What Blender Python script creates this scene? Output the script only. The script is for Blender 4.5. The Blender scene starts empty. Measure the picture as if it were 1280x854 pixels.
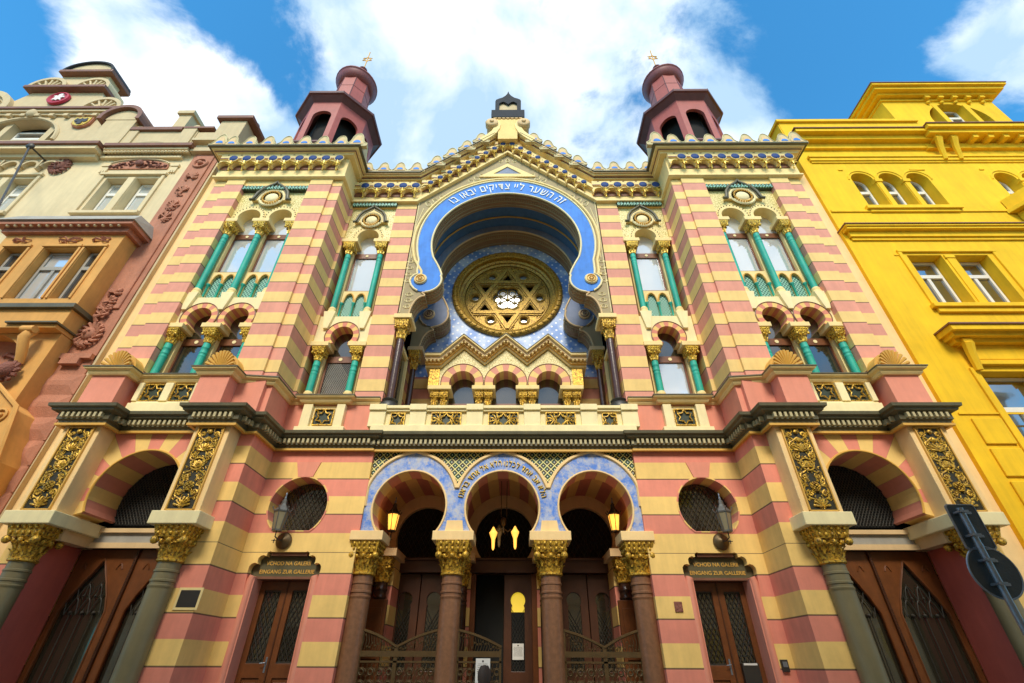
import bpy, bmesh, math, random
from math import sin, cos, pi, radians as R, sqrt, atan2
from mathutils import Vector, Matrix
from mathutils.geometry import tessellate_polygon
random.seed(7)
S = bpy.context.scene
col = S.collection
# ------------------------------------------------------------ camera
cd = bpy.data.cameras.new('camera'); cam = bpy.data.objects.new('camera', cd); col.objects.link(cam)
S.camera = cam
a, psi, rho, th, f = 0.291, R(-.57), R(.26), R(35.04), 578.3
Fw = Vector((sin(psi)*cos(th), cos(psi)*cos(th), sin(th)))
Rt = Vector((cos(psi), -sin(psi), 0)); Up = Rt.cross(Fw)
R2 = Rt*cos(rho)+Up*sin(rho); U2 = -Rt*sin(rho)+Up*cos(rho)
M = Matrix((R2, U2, -Fw)).transposed().to_4x4(); M.translation = Vector((a, -10, 1.6))
cam.matrix_world = M
cd.sensor_width = 36; cd.lens = f/1280*36; cd.clip_end = 4000; cd.clip_start = .05
# ------------------------------------------------------------ world
SUN_EL, SUN_AZ = R(44), R(184)      # azimuth clockwise from +Y (north): the sun stands behind the viewer
W = bpy.data.worlds.new('World'); S.world = W; W.use_nodes = True
nt = W.node_tree; nt.nodes.clear()
def N(t, ty, **k):
    n = t.nodes.new(ty)
    for q, v in k.items():
        if q == 'inp':
            for i, val in v.items(): n.inputs[i].default_value = val
        else: setattr(n, q, v)
    return n
def MA(t, op, x, y=None, z=None, clamp=False):
    n = t.nodes.new('ShaderNodeMath'); n.operation = op; n.use_clamp = clamp
    for i, v in enumerate((x, y, z)):
        if v is None: continue
        if isinstance(v, (int, float)): n.inputs[i].default_value = v
        else: t.links.new(v, n.inputs[i])
    return n.outputs[0]
sky = N(nt, 'ShaderNodeTexSky', sky_type='NISHITA', sun_disc=False, sun_elevation=SUN_EL, sun_rotation=SUN_AZ, air_density=1.0, dust_density=.4, ozone_density=2.5)
tc = N(nt, 'ShaderNodeTexCoord')
n1 = N(nt, 'ShaderNodeTexNoise', inp={'Scale': 3.6, 'Detail': 12, 'Roughness': .60, 'Distortion': .25})
nt.links.new(tc.outputs['Generated'], n1.inputs['Vector'])
n2 = N(nt, 'ShaderNodeTexNoise', inp={'Scale': 4.5, 'Detail': 9, 'Roughness': .55, 'Distortion': .2})
nt.links.new(tc.outputs['Generated'], n2.inputs['Vector'])
cov = MA(nt, 'MULTIPLY', MA(nt, 'SUBTRACT', n1.outputs[0], .5), 1.8)
CL = [((-.57, .37, .74), .36, .09), ((-.49, .45, .75), .34, .07), ((-.25, .40, .88), .26, .06), ((-.13, .52, .84), .30, .13),
      ((.11, .42, .90), .16, .12), ((.40, .44, .80), .30, .06), ((.66, .29, .70), .3, .045), ((-.30, .31, .90), .12, .05), ((.3, .5, .8), .2, .07),
      ((-.41, .34, .845), -.48, .05), ((-.50, .28, .81), -.30, .05), ((-.69, .29, .66), -.30, .07), ((.535, .33, .78), -.55, .065), ((-.39, .43, .82), -.25, .03), ((.60, .40, .70), -.35, .05),
      ((0, -.6, .8), .45, .5), ((0, 0, 1), .05, .15)]
for d, amp, wd in CL:
    d = Vector(d).normalized()
    vm = N(nt, 'ShaderNodeVectorMath', operation='DOT_PRODUCT'); nt.links.new(tc.outputs['Generated'], vm.inputs[0]); vm.inputs[1].default_value = d
    # gaussian in angle: exp(-(1-dot)/ (wd^2))
    g = MA(nt, 'EXPONENT', MA(nt, 'DIVIDE', MA(nt, 'SUBTRACT', vm.outputs['Value'], 1.0), wd*wd*1.6))
    cov = MA(nt, 'ADD', cov, MA(nt, 'MULTIPLY', g, amp))
cov = MA(nt, 'ADD', cov, .06)
ramp = N(nt, 'ShaderNodeMapRange', interpolation_type='SMOOTHSTEP', inp={'From Min': .06, 'From Max': .36}); nt.links.new(cov, ramp.inputs['Value'])
# cloud brightness: thick = a little greyer, wisps white
br = N(nt, 'ShaderNodeMapRange', inp={'From Min': .42, 'From Max': .66, 'To Min': .0, 'To Max': 1.0}); nt.links.new(n2.outputs[0], br.inputs['Value'])
cc = N(nt, 'ShaderNodeMix', data_type='RGBA'); nt.links.new(br.outputs[0], cc.inputs[0]); cc.inputs[6].default_value = (2.5, 3.6, 4.8, 1); cc.inputs[7].default_value = (6.0, 6.3, 6.6, 1)
mx = N(nt, 'ShaderNodeMix', data_type='RGBA'); nt.links.new(ramp.outputs[0], mx.inputs[0])
tint = N(nt, 'ShaderNodeVectorMath', operation='MULTIPLY'); tint.inputs[1].default_value = (.40, 1.22, 1.45)
nt.links.new(sky.outputs[0], tint.inputs[0])
nt.links.new(tint.outputs[0], mx.inputs[6]); nt.links.new(cc.outputs[2], mx.inputs[7])
bg = N(nt, 'ShaderNodeBackground', inp={'Strength': .11}); wo = N(nt, 'ShaderNodeOutputWorld')
nt.links.new(mx.outputs[2], bg.inputs['Color']); nt.links.new(bg.outputs[0], wo.inputs['Surface'])
# ------------------------------------------------------------ sun
sl = bpy.data.lights.new('sun', 'SUN'); so = bpy.data.objects.new('sun', sl); col.objects.link(so)
sl.energy = 1.7; sl.angle = R(18); sl.color = (1, .93, .80)
sdir = Vector((sin(SUN_AZ)*cos(SUN_EL), cos(SUN_AZ)*cos(SUN_EL), sin(SUN_EL)))
so.rotation_euler = sdir.to_track_quat('Z', 'Y').to_euler(); so.location = (0, -10, 40)
S.view_settings.view_transform = 'Standard'; S.view_settings.look = 'None'; S.view_settings.gamma = 1
S.view_settings.exposure = 1.0
S.view_settings.use_curve_mapping = False
try: S.cycles.max_bounces = 8; S.cycles.diffuse_bounces = 4
except Exception: pass

# ------------------------------------------------------------ materials
def newmat(name):
    m = bpy.data.materials.new(name); m.use_nodes = True
    t = m.node_tree; b = t.nodes['Principled BSDF']; return m, t, b
def grain(t, b, colsock, var=.16, scale=2.2, bump=.25, bscale=60, dist=.004):
    """mottled plaster: large stains, fine grain and a bump; colsock is a colour socket or tuple"""
    ge = N(t, 'ShaderNodeNewGeometry')
    n = N(t, 'ShaderNodeTexNoise', inp={'Scale': scale, 'Detail': 7, 'Roughness': .65}); t.links.new(ge.outputs['Position'], n.inputs['Vector'])
    mp = N(t, 'ShaderNodeMapping'); mp.inputs['Scale'].default_value = (5, 5, .6); t.links.new(ge.outputs['Position'], mp.inputs[0])
    s = N(t, 'ShaderNodeTexNoise', inp={'Scale': 1.6, 'Detail': 5, 'Roughness': .6}); t.links.new(mp.outputs[0], s.inputs['Vector'])
    v = MA(t, 'ADD', MA(t, 'MULTIPLY', MA(t, 'SUBTRACT', n.outputs[0], .5), var*2.6), MA(t, 'MULTIPLY', MA(t, 'SUBTRACT', s.outputs[0], .5), var*1.7))
    v = MA(t, 'ADD', v, 1.0)
    sc = N(t, 'ShaderNodeVectorMath', operation='SCALE')
    if isinstance(colsock, tuple): sc.inputs[0].default_value = colsock[:3]
    else: t.links.new(colsock, sc.inputs[0])
    t.links.new(v, sc.inputs['Scale']); t.links.new(sc.outputs[0], b.inputs['Base Color'])
    fn = N(t, 'ShaderNodeTexNoise', inp={'Scale': bscale, 'Detail': 4}); t.links.new(ge.outputs['Position'], fn.inputs['Vector'])
    hh = MA(t, 'ADD', MA(t, 'MULTIPLY', fn.outputs[0], .5), n.outputs[0])
    bu = N(t, 'ShaderNodeBump', inp={'Strength': bump, 'Distance': dist*3}); t.links.new(hh, bu.inputs['Height']); t.links.new(bu.outputs[0], b.inputs['Normal'])
    return ge, bu, hh
def mixc(t, fac, c1, c2):
    n = N(t, 'ShaderNodeMix', data_type='RGBA')
    if isinstance(fac, (int, float)): n.inputs[0].default_value = fac
    else: t.links.new(fac, n.inputs[0])
    for i, c in ((6, c1), (7, c2)):
        if isinstance(c, tuple): n.inputs[i].default_value = (*c[:3], 1)
        else: t.links.new(c, n.inputs[i])
    return n.outputs[2]
def plaster(name, c, rough=.8, var=.14, **k):
    m, t, b = newmat(name); b.inputs['Roughness'].default_value = rough; grain(t, b, c, var, **k); return m
def metal(name, c, rough=.4, met=.8, var=.2, bump=.3, scale=9):
    m, t, b = newmat(name); b.inputs['Roughness'].default_value = rough; b.inputs['Metallic'].default_value = met
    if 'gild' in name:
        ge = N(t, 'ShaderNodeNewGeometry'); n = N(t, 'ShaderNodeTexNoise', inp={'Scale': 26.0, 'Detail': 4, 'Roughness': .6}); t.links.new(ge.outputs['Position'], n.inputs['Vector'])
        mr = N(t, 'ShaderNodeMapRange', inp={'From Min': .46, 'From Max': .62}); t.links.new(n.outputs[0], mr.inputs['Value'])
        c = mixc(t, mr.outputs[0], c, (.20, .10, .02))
    grain(t, b, c, var, scale=scale, bump=bump, bscale=70); return m
YEL = (.88, .61, .22); PNK = (.74, .32, .225)
def band_mat(name, lower=False, PNK=PNK, YEL=YEL):
    m, t, b = newmat(name); b.inputs['Roughness'].default_value = .82
    ge = N(t, 'ShaderNodeNewGeometry'); sp = N(t, 'ShaderNodeSeparateXYZ'); t.links.new(ge.outputs['Position'], sp.inputs[0])
    Z = sp.outputs['Z']
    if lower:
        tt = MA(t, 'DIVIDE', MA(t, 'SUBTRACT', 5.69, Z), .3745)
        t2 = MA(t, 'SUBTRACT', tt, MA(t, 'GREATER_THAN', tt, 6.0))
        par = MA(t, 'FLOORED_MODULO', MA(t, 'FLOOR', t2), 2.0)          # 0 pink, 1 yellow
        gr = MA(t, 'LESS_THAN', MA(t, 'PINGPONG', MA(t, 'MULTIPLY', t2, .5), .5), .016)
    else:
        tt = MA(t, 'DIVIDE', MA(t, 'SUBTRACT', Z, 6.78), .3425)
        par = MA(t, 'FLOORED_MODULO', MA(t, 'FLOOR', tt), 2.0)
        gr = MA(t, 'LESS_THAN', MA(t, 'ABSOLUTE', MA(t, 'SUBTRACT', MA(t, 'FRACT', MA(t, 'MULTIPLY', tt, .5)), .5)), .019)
    # patchy tone per course
    cn = N(t, 'ShaderNodeTexWhiteNoise', noise_dimensions='1D'); t.links.new(MA(t, 'FLOOR', tt), cn.inputs['W'])
    c = mixc(t, par, PNK, YEL)
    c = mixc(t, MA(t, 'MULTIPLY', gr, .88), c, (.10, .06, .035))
    c2 = N(t, 'ShaderNodeVectorMath', operation='SCALE'); t.links.new(c, c2.inputs[0]); t.links.new(MA(t, 'ADD', MA(t, 'MULTIPLY', cn.outputs[0], .10), .95), c2.inputs['Scale'])
    _, bu, hh = grain(t, b, c2.outputs[0], .17)
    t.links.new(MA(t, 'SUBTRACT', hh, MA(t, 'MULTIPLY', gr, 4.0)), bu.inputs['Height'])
    return m
def radial_mat(name, seg, c1=PNK, c2=YEL, off=.5, dark=1.0):
    m, t, b = newmat(name); b.inputs['Roughness'].default_value = .82
    tc = N(t, 'ShaderNodeTexCoord'); sp = N(t, 'ShaderNodeSeparateXYZ'); t.links.new(tc.outputs['Object'], sp.inputs[0])
    an = MA(t, 'ARCTAN2', sp.outputs['X'], sp.outputs['Z'])
    q = MA(t, 'ADD', MA(t, 'DIVIDE', an, R(seg)), off+20)
    par = MA(t, 'FLOORED_MODULO', MA(t, 'FLOOR', q), 2.0)
    c = mixc(t, par, c1, c2)
    edge = MA(t, 'LESS_THAN', MA(t, 'PINGPONG', q, .5), .008)
    c = mixc(t, MA(t, 'MULTIPLY', edge, .5), c, (.12, .07, .04))
    grain(t, b, c, .12); return m
MT = {}
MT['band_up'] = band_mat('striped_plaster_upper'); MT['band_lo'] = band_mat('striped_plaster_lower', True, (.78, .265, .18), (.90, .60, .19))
MT['rad20'] = radial_mat('voussoir_plaster', 18, (.72, .26, .17), (.87, .57, .18)); MT['rad15'] = radial_mat('fine_voussoir_plaster', 20)
MT['fan'] = radial_mat('fan_plaster', 15.5, (.78, .265, .18), (.90, .60, .19))
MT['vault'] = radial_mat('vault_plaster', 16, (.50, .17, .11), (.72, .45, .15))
MT['yel'] = plaster('yellow_plaster', YEL); MT['sal'] = plaster('salmon_plaster', (.78, .29, .19)); MT['red'] = plaster('red_plaster', (.55, .12, .085))
MT['cream'] = plaster('cream_stone', (.90, .69, .30)); MT['peach'] = plaster('peach_plaster', (.92, .64, .29)); MT['tanstone'] = plaster('tan_stone', (.72, .50, .25))
MT['pale'] = plaster('pale_cream_stone', (.92, .78, .42))
MT['tan'] = plaster('tan_painted_plaster', (.40, .31, .165)); MT['brown'] = plaster('brown_relief_plaster', (.36, .21, .10), bump=.9, bscale=28, dist=.02)
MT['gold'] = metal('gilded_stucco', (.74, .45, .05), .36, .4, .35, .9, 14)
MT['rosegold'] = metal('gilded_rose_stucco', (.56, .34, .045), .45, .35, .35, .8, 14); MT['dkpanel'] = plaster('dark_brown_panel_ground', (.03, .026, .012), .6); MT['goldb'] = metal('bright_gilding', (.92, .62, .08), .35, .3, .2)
MT['ochre'] = plaster('ochre_stucco', (.72, .40, .07), .5)
MT['dkgreen'] = plaster('dark_green_paint', (.035, .05, .03), .5); MT['black'] = plaster('blackened_metal', (.03, .027, .022), .45)
MT['darkcorn'] = plaster('dark_cornice_paint', (.12, .105, .055), .45, .3); MT['dentil'] = plaster('cream_dentil', (.50, .42, .22), .6)
MT['teal'] = plaster('teal_painted_shaft', (.02, .40, .29), .6, .35); MT['boardgreen'] = plaster('olive_sign_paint', (.10, .085, .035), .6, .2); MT['lanternmetal'] = metal('weathered_lantern_metal', (.13, .13, .12), .5, .4); MT['shadestone'] = plaster('shaded_cream_stone', (.60, .50, .27), .85, .3); MT['white'] = plaster('white_paint', (.82, .80, .74), .6)
MT['olive'] = plaster('olive_granite', (.21, .17, .08), .5, .22, bscale=120); MT['granite'] = plaster('red_granite', (.23, .105, .05), .4, .4, scale=14)
MT['dkshaft'] = plaster('dark_brown_marble', (.07, .028, .016), .25, .5, scale=8)
MT['blue'] = plaster('bright_blue_plaster', (.045, .22, .66), .7, .3); MT['navy'] = plaster('deep_blue_enamel', (.012, .05, .20), .75); MT['dkblue'] = plaster('dark_blue_vault_paint', (.08, .19, .38), .7, .3)
MT['greyblue'] = plaster('dusty_blue_plaster', (.24, .27, .36), .8, .25)
MT['pinkmetal'] = plaster('pink_painted_sheet', (.38, .085, .065), .5, .2); MT['dkmetal'] = plaster('dark_wine_sheet', (.13, .045, .045), .5, .3); MT['slate'] = plaster('slate_sheet', (.022, .026, .034), .85, .3)
MT['winered'] = plaster('wine_painted_sheet', (.24, .06, .055), .45, .2)
MT['wood'] = plaster('varnished_wood', (.16, .05, .013), .35, .4, scale=5); MT['dkwood'] = plaster('dark_oak', (.075, .024, .008), .4, .4)
MT['framewood'] = plaster('brown_window_wood', (.20, .07, .025), .4, .3)
MT['iron'] = metal('wrought_iron', (.06, .055, .045), .5, .5); MT['bronze'] = metal('bronze_ironwork', (.15, .095, .04), .4, .6)
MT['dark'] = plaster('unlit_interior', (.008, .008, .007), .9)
MT['zinc'] = metal('galvanised_steel', (.24, .28, .33), .45, .7); MT['signback'] = metal('grey_sign_back', (.055, .065, .07), .5, .5)
MT['hyel'] = plaster('vivid_yellow_plaster', (.88, .53, .006), .85, .24, scale=.7); MT['hcream'] = plaster('house_cream_plaster', (.72, .565, .32), .85, .18, scale=.9)
MT['hcream2'] = plaster('house_pale_trim', (.60, .465, .26), .8); MT['terra'] = plaster('terracotta_plaster', (.46, .19, .11), .85, .28, bump=.6, bscale=35, dist=.012); MT['orange'] = plaster('orange_plaster', (.70, .36, .09), .8, .2)
MT['gut'] = plaster('copper_flashing', (.21, .085, .045), .5, .3); MT['lead'] = plaster('lead_grey_sheet', (.35, .33, .28), .6, .2); MT['maroon'] = plaster('maroon_relief', (.24, .085, .055), .75, .4, bump=1.0, bscale=30, dist=.02)
MT['winwhite'] = plaster('white_window_paint', (.80, .76, .66), .5, .08); MT['shieldred'] = plaster('heraldic_red', (.45, .02, .05), .5); MT['paper'] = plaster('paper', (.75, .72, .66), .8, .04)
MT['bounceroad'] = plaster('pale_bounce_road', (.28, .26, .23), .9, .25, scale=8); MT['paving'] = plaster('pale_bounce_paving', (.30, .28, .24), .85, .3, scale=9); MT['ground'] = plaster('ground', (.12, .11, .09), .95, .3)  # unseen road and paving kept pale to bounce light up the facade
MT['oppo'] = plaster('unseen_opposite_house_plaster', (.62, .52, .36), .9, .15)
def glass(name, mixf, c, rough=.03, rc=(.9, .92, .95)):
    m, t, b = newmat(name)
    b.inputs['Base Color'].default_value = (*c, 1); b.inputs['Roughness'].default_value = .15
    gl = N(t, 'ShaderNodeBsdfGlossy', inp={'Color': (*rc, 1), 'Roughness': rough}); ms = N(t, 'ShaderNodeMixShader'); ms.inputs[0].default_value = mixf
    ge = N(t, 'ShaderNodeNewGeometry'); n = N(t, 'ShaderNodeTexNoise', inp={'Scale': 1.6, 'Detail': 1}); t.links.new(ge.outputs['Position'], n.inputs['Vector'])
    bu = N(t, 'ShaderNodeBump', inp={'Strength': .12, 'Distance': .03}); t.links.new(n.outputs[0], bu.inputs['Height']); t.links.new(bu.outputs[0], gl.inputs['Normal'])
    t.links.new(b.outputs[0], ms.inputs[1]); t.links.new(gl.outputs[0], ms.inputs[2]); t.links.new(ms.outputs[0], t.nodes['Material Output'].inputs['Surface']); return m
MT['pane'] = glass('painted_sky_glass', .38, (.62, .64, .62)); MT['dpane'] = glass('dark_window_glass', .11, (.03, .025, .015), .05)  # pale base of pane paints in the white sky reflection
MT['hpane'] = glass('house_window_glass', .35, (.03, .035, .04), .04)
MT['roseglass'] = glass('frosted_glass', .2, (.22, .26, .27), .2)
def emis(name, c, s, base=(.8, .5, .1)):
    m, t, b = newmat(name); b.inputs['Base Color'].default_value = (*base, 1); b.inputs['Emission Color'].default_value = (*c, 1); b.inputs['Emission Strength'].default_value = s; return m
MT['lit'] = emis('lit_amber_glass', (1, .46, .07), .75); MT['lit2'] = emis('lit_bulb', (1, .62, .2), 5.0); MT['litdim'] = emis('lit_yellow_glass', (1, .72, .04), .30)
MT['milk'] = plaster('old_lantern_glass', (.26, .22, .13), .2, .2)
def tile_mat(name, kind):
    m, t, b = newmat(name); b.inputs['Roughness'].default_value = .45
    ge = N(t, 'ShaderNodeNewGeometry'); sp = N(t, 'ShaderNodeSeparateXYZ'); t.links.new(ge.outputs['Position'], sp.inputs[0])
    X, Z = sp.outputs['X'], sp.outputs['Z']
    if kind == 'lattice':
        s = 1/.165
        u = MA(t, 'MULTIPLY', MA(t, 'ADD', X, Z), s); v = MA(t, 'MULTIPLY', MA(t, 'SUBTRACT', X, Z), s)
        pu = MA(t, 'PINGPONG', u, .5); pv = MA(t, 'PINGPONG', v, .5)
        line = MA(t, 'LESS_THAN', MA(t, 'MINIMUM', pu, pv), .07)
        mid = MA(t, 'MINIMUM', pu, pv); dot = MA(t, 'GREATER_THAN', mid, .40)
        ring = MA(t, 'MULTIPLY', MA(t, 'GREATER_THAN', mid, .27), MA(t, 'LESS_THAN', mid, .33))
        n = N(t, 'ShaderNodeTexNoise', inp={'Scale': 9.0}); t.links.new(ge.outputs['Position'], n.inputs['Vector'])
        base = mixc(t, MA(t, 'GREATER_THAN', n.outputs[0], .52), (.008, .05, .02), (.05, .03, .01))
        c = mixc(t, dot, base, (.75, .85, .70)); c = mixc(t, line, c, (.92, .84, .30))
    elif kind == 'stars':
        s = 1/.21
        u = MA(t, 'MULTIPLY', MA(t, 'ADD', X, Z), s*.7071); v = MA(t, 'MULTIPLY', MA(t, 'SUBTRACT', X, Z), s*.7071)
        du = MA(t, 'SUBTRACT', MA(t, 'FRACT', u), .5); dv = MA(t, 'SUBTRACT', MA(t, 'FRACT', v), .5)
        rr = MA(t, 'SQRT', MA(t, 'ADD', MA(t, 'MULTIPLY', du, du), MA(t, 'MULTIPLY', dv, dv)))
        dot = MA(t, 'LESS_THAN', rr, .17)
        n = N(t, 'ShaderNodeTexNoise', inp={'Scale': 2.0, 'Detail': 6}); t.links.new(ge.outputs['Position'], n.inputs['Vector'])
        wn = N(t, 'ShaderNodeMapRange', inp={'From Min': .42, 'From Max': .62}); t.links.new(n.outputs[0], wn.inputs['Value'])
        base = mixc(t, wn.outputs[0], (.16, .32, .72), (.55, .66, .86))
        c = mixc(t, dot, base, (.95, .95, .92))
    elif kind == 'cloudblue':
        n = N(t, 'ShaderNodeTexNoise', inp={'Scale': 4.5, 'Detail': 9, 'Roughness': .72}); t.links.new(ge.outputs['Position'], n.inputs['Vector'])
        wn = N(t, 'ShaderNodeMapRange', inp={'From Min': .42, 'From Max': .60}); t.links.new(n.outputs[0], wn.inputs['Value'])
        n3 = N(t, 'ShaderNodeTexNoise', inp={'Scale': 11., 'Detail': 5, 'Roughness': .7}); t.links.new(ge.outputs['Position'], n3.inputs['Vector'])
        w3 = N(t, 'ShaderNodeMapRange', inp={'From Min': .50, 'From Max': .70}); t.links.new(n3.outputs[0], w3.inputs['Value'])
        c = mixc(t, wn.outputs[0], (.07, .21, .66), (.42, .48, .64)); c = mixc(t, w3.outputs[0], c, (.58, .52, .44))
    elif kind == 'vine':
        vo = N(t, 'ShaderNodeTexVoronoi', feature='DISTANCE_TO_EDGE', inp={'Scale': 13.0}); t.links.new(ge.outputs['Position'], vo.inputs['Vector'])
        c = mixc(t, MA(t, 'LESS_THAN', vo.outputs[0], .05), (.84, .70, .30), (.44, .34, .05))
    elif kind == 'strap':     # painted strapwork: looping pale lines on tan
        vo = N(t, 'ShaderNodeTexVoronoi', feature='DISTANCE_TO_EDGE', inp={'Scale': 3.4, 'Randomness': .75}); t.links.new(ge.outputs['Position'], vo.inputs['Vector'])
        c = mixc(t, MA(t, 'LESS_THAN', vo.outputs[0], .018), (.46, .35, .19), (.80, .68, .44))
    elif kind == 'tealtile':
        s = 1/.085
        u = MA(t, 'MULTIPLY', MA(t, 'ADD', X, MA(t, 'MULTIPLY', Z, .8)), s); v = MA(t, 'MULTIPLY', MA(t, 'SUBTRACT', X, MA(t, 'MULTIPLY', Z, .8)), s)
        line = MA(t, 'LESS_THAN', MA(t, 'MINIMUM', MA(t, 'PINGPONG', u, .5), MA(t, 'PINGPONG', v, .5)), .13)
        c = mixc(t, line, (.03, .13, .10), (.32, .62, .46))
    grain(t, b, c, .08); return m
for k in ('lattice', 'stars', 'cloudblue', 'vine', 'strap', 'tealtile'): MT[k] = tile_mat(k+'_decoration', k)

# ------------------------------------------------------------ mesh builder
GK = [1]
class MB:
    def __init__(s, mats=None): s.v = []; s.f = []; s.mi = []; s.sm = []; s.smooth = False; s.m = 0
    def add(s, vs, fs):
        o = len(s.v); s.v += [tuple(p) for p in vs]
        for q in fs: s.f.append([i+o for i in q]); s.mi.append(s.m); s.sm.append(s.smooth)
        return s
    def box(s, x0, x1, y0, y1, z0, z1):
        return s.add([(x0, y0, z0), (x1, y0, z0), (x1, y1, z0), (x0, y1, z0), (x0, y0, z1), (x1, y0, z1), (x1, y1, z1), (x0, y1, z1)],
                     [(0, 3, 2, 1), (4, 5, 6, 7), (0, 1, 5, 4), (1, 2, 6, 5), (2, 3, 7, 6), (3, 0, 4, 7)])
    def prism(s, outer, y0, y1, holes=(), sidem=None):
        loops = [list(outer)]+[list(h) for h in holes]
        tri = tessellate_polygon([[Vector((x, z, 0)) for x, z in l] for l in loops])
        pts = [p for l in loops for p in l]; n = len(pts)
        s.add([(x, y0, z) for x, z in pts]+[(x, y1, z) for x, z in pts], [list(t) for t in tri]+[[i+n for i in t] for t in tri])
        o = len(s.v)-2*n; m0 = s.m; k = 0
        for li, l in enumerate(loops):
            if li > 0 and sidem is not None: s.m = sidem
            L = len(l)
            for i in range(L):
                j = (i+1) % L; s.f.append([o+k+i, o+k+j, o+n+k+j, o+n+k+i]); s.mi.append(s.m); s.sm.append(False)
            k += L
        s.m = m0; return s
    def prism_z(s, poly, z0, z1):
        n = len(poly)
        return s.add([(x, y, z0) for x, y in poly]+[(x, y, z1) for x, y in poly], [list(range(n)), [n+i for i in range(n)]]+[[i, (i+1) % n, n+(i+1) % n, n+i] for i in range(n)])
    def lathe(s, prof, cx=0, cy=0, n=16, rot=0, a0=0, a1=2*pi, axis='z', cap=True):
        full = abs(a1-a0-2*pi) < 1e-6; K = n if full else n+1; vs = []
        for r, z in prof:
            for i in range(K):
                t = rot+a0+(a1-a0)*i/n
                vs.append((cx+r*cos(t), cy+r*sin(t), z) if axis == 'z' else (cx+r*cos(t), z, cy+r*sin(t)))
        fs = []
        for j in range(len(prof)-1):
            for i in range(K if full else K-1):
                fs.append([j*K+i, j*K+(i+1) % K, (j+1)*K+(i+1) % K, (j+1)*K+i])
        if full and cap:
            if prof[0][0] > 1e-4: fs.append(list(range(K))[::-1])
            if prof[-1][0] > 1e-4: fs.append([(len(prof)-1)*K+i for i in range(K)])
        return s.add(vs, fs)
    def tube(s, path, r, n=6, closed=False, taper=None):
        P = [Vector(p) for p in path]; L = len(P); vs = []; up = None
        for i, p in enumerate(P):
            if closed: d = P[(i+1) % L]-P[i-1]
            else: d = P[min(i+1, L-1)]-P[max(i-1, 0)]
            if d.length < 1e-9: d = Vector((0, 0, 1))
            d.normalize()
            if up is None: up = Vector((0, 1, 0)) if abs(d.y) < .9 else Vector((0, 0, 1))
            s1 = d.cross(up)
            if s1.length < 1e-5: s1 = d.orthogonal()
            s1.normalize(); up = s1.cross(d).normalized()
            rr = r*(taper(i/(L-1)) if taper else 1)
            for k in range(n):
                t = 2*pi*k/n; vs.append(p+s1*(rr*cos(t))+up*(rr*sin(t)))
        fs = []
        for i in range(L if closed else L-1):
            j = (i+1) % L
            for k in range(n): fs.append([i*n+k, i*n+(k+1) % n, j*n+(k+1) % n, j*n+k])
        if not closed: fs += [list(range(n))[::-1], [(L-1)*n+k for k in range(n)]]
        return s.add(vs, fs)
    def sweep(s, path, prof, close_ends=True):
        """plan path (x,y), outward = right-hand side of travel; prof: closed polygon of (out, z)"""
        P = [Vector((x, y)) for x, y in path]; L = len(P); n = len(prof); vs = []
        for i in range(L):
            nn = []
            if i > 0: d = (P[i]-P[i-1]).normalized(); nn.append(Vector((d.y, -d.x)))
            if i < L-1: d = (P[i+1]-P[i]).normalized(); nn.append(Vector((d.y, -d.x)))
            if len(nn) == 2:
                m = (nn[0]+nn[1]); m = m/(1+nn[0].dot(nn[1])) if nn[0].dot(nn[1]) > -.99 else nn[0]
            else: m = nn[0]
            for o, z in prof: vs.append((P[i].x+m.x*o, P[i].y+m.y*o, z))
        fs = []
        for i in range(L-1):
            for k in range(n): fs.append([i*n+k, i*n+(k+1) % n, (i+1)*n+(k+1) % n, (i+1)*n+k])
        if close_ends: fs += [list(range(n)), [(L-1)*n+k for k in range(n)]]
        return s.add(vs, fs)
    def ball(s, c, r, sx=1, sy=1, sz=1, n=8, m=5):
        vs = [(c[0], c[1], c[2]-r*sz)]
        for j in range(1, m):
            ph = -pi/2+pi*j/m
            for i in range(n): vs.append((c[0]+r*sx*cos(ph)*cos(2*pi*i/n), c[1]+r*sy*cos(ph)*sin(2*pi*i/n), c[2]+r*sz*sin(ph)))
        vs.append((c[0], c[1], c[2]+r*sz)); fs = [[0, 1+(i+1) % n, 1+i] for i in range(n)]
        for j in range(m-2):
            for i in range(n): fs.append([1+j*n+i, 1+j*n+(i+1) % n, 1+(j+1)*n+(i+1) % n, 1+(j+1)*n+i])
        T = len(vs)-1
        for i in range(n): fs.append([T, 1+(m-2)*n+i, 1+(m-2)*n+(i+1) % n])
        return s.add(vs, fs)
    def mesh(s, me, mat): return s.add([mat @ v.co for v in me.vertices], [list(p.vertices) for p in me.polygons])
    def build(s, name, mats, parent=None, sx=1, loc=(0, 0, 0), bevel=0, recalc=True):
        if GK[0] != 1:
            loc = (loc[0], loc[1], loc[2]*GK[0]+(1.6*(1-GK[0]) if parent is syn else 0)); s.v = [(x, y, z*GK[0]) for x, y, z in s.v]
        me = bpy.data.meshes.new(name)
        me.from_pydata([(x*sx, y, z) for x, y, z in s.v], [], s.f)
        if not isinstance(mats, (list, tuple)): mats = [mats]
        for m in mats: me.materials.append(MT[m] if isinstance(m, str) else m)
        me.polygons.foreach_set('material_index', s.mi); me.polygons.foreach_set('use_smooth', s.sm)
        if recalc:
            bm = bmesh.new(); bm.from_mesh(me); bmesh.ops.remove_doubles(bm, verts=bm.verts, dist=1e-5); bmesh.ops.recalc_face_normals(bm, faces=bm.faces); bm.to_mesh(me); bm.free()
        me.update()
        if any(s.sm): me.set_sharp_from_angle(angle=R(50))
        o = bpy.data.objects.new(name, me); col.objects.link(o); o.location = loc
        if bevel:
            b = o.modifiers.new('bevel', 'BEVEL'); b.width = bevel; b.segments = 2; b.limit_method = 'ANGLE'
        if parent: o.parent = parent
        return o
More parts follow.
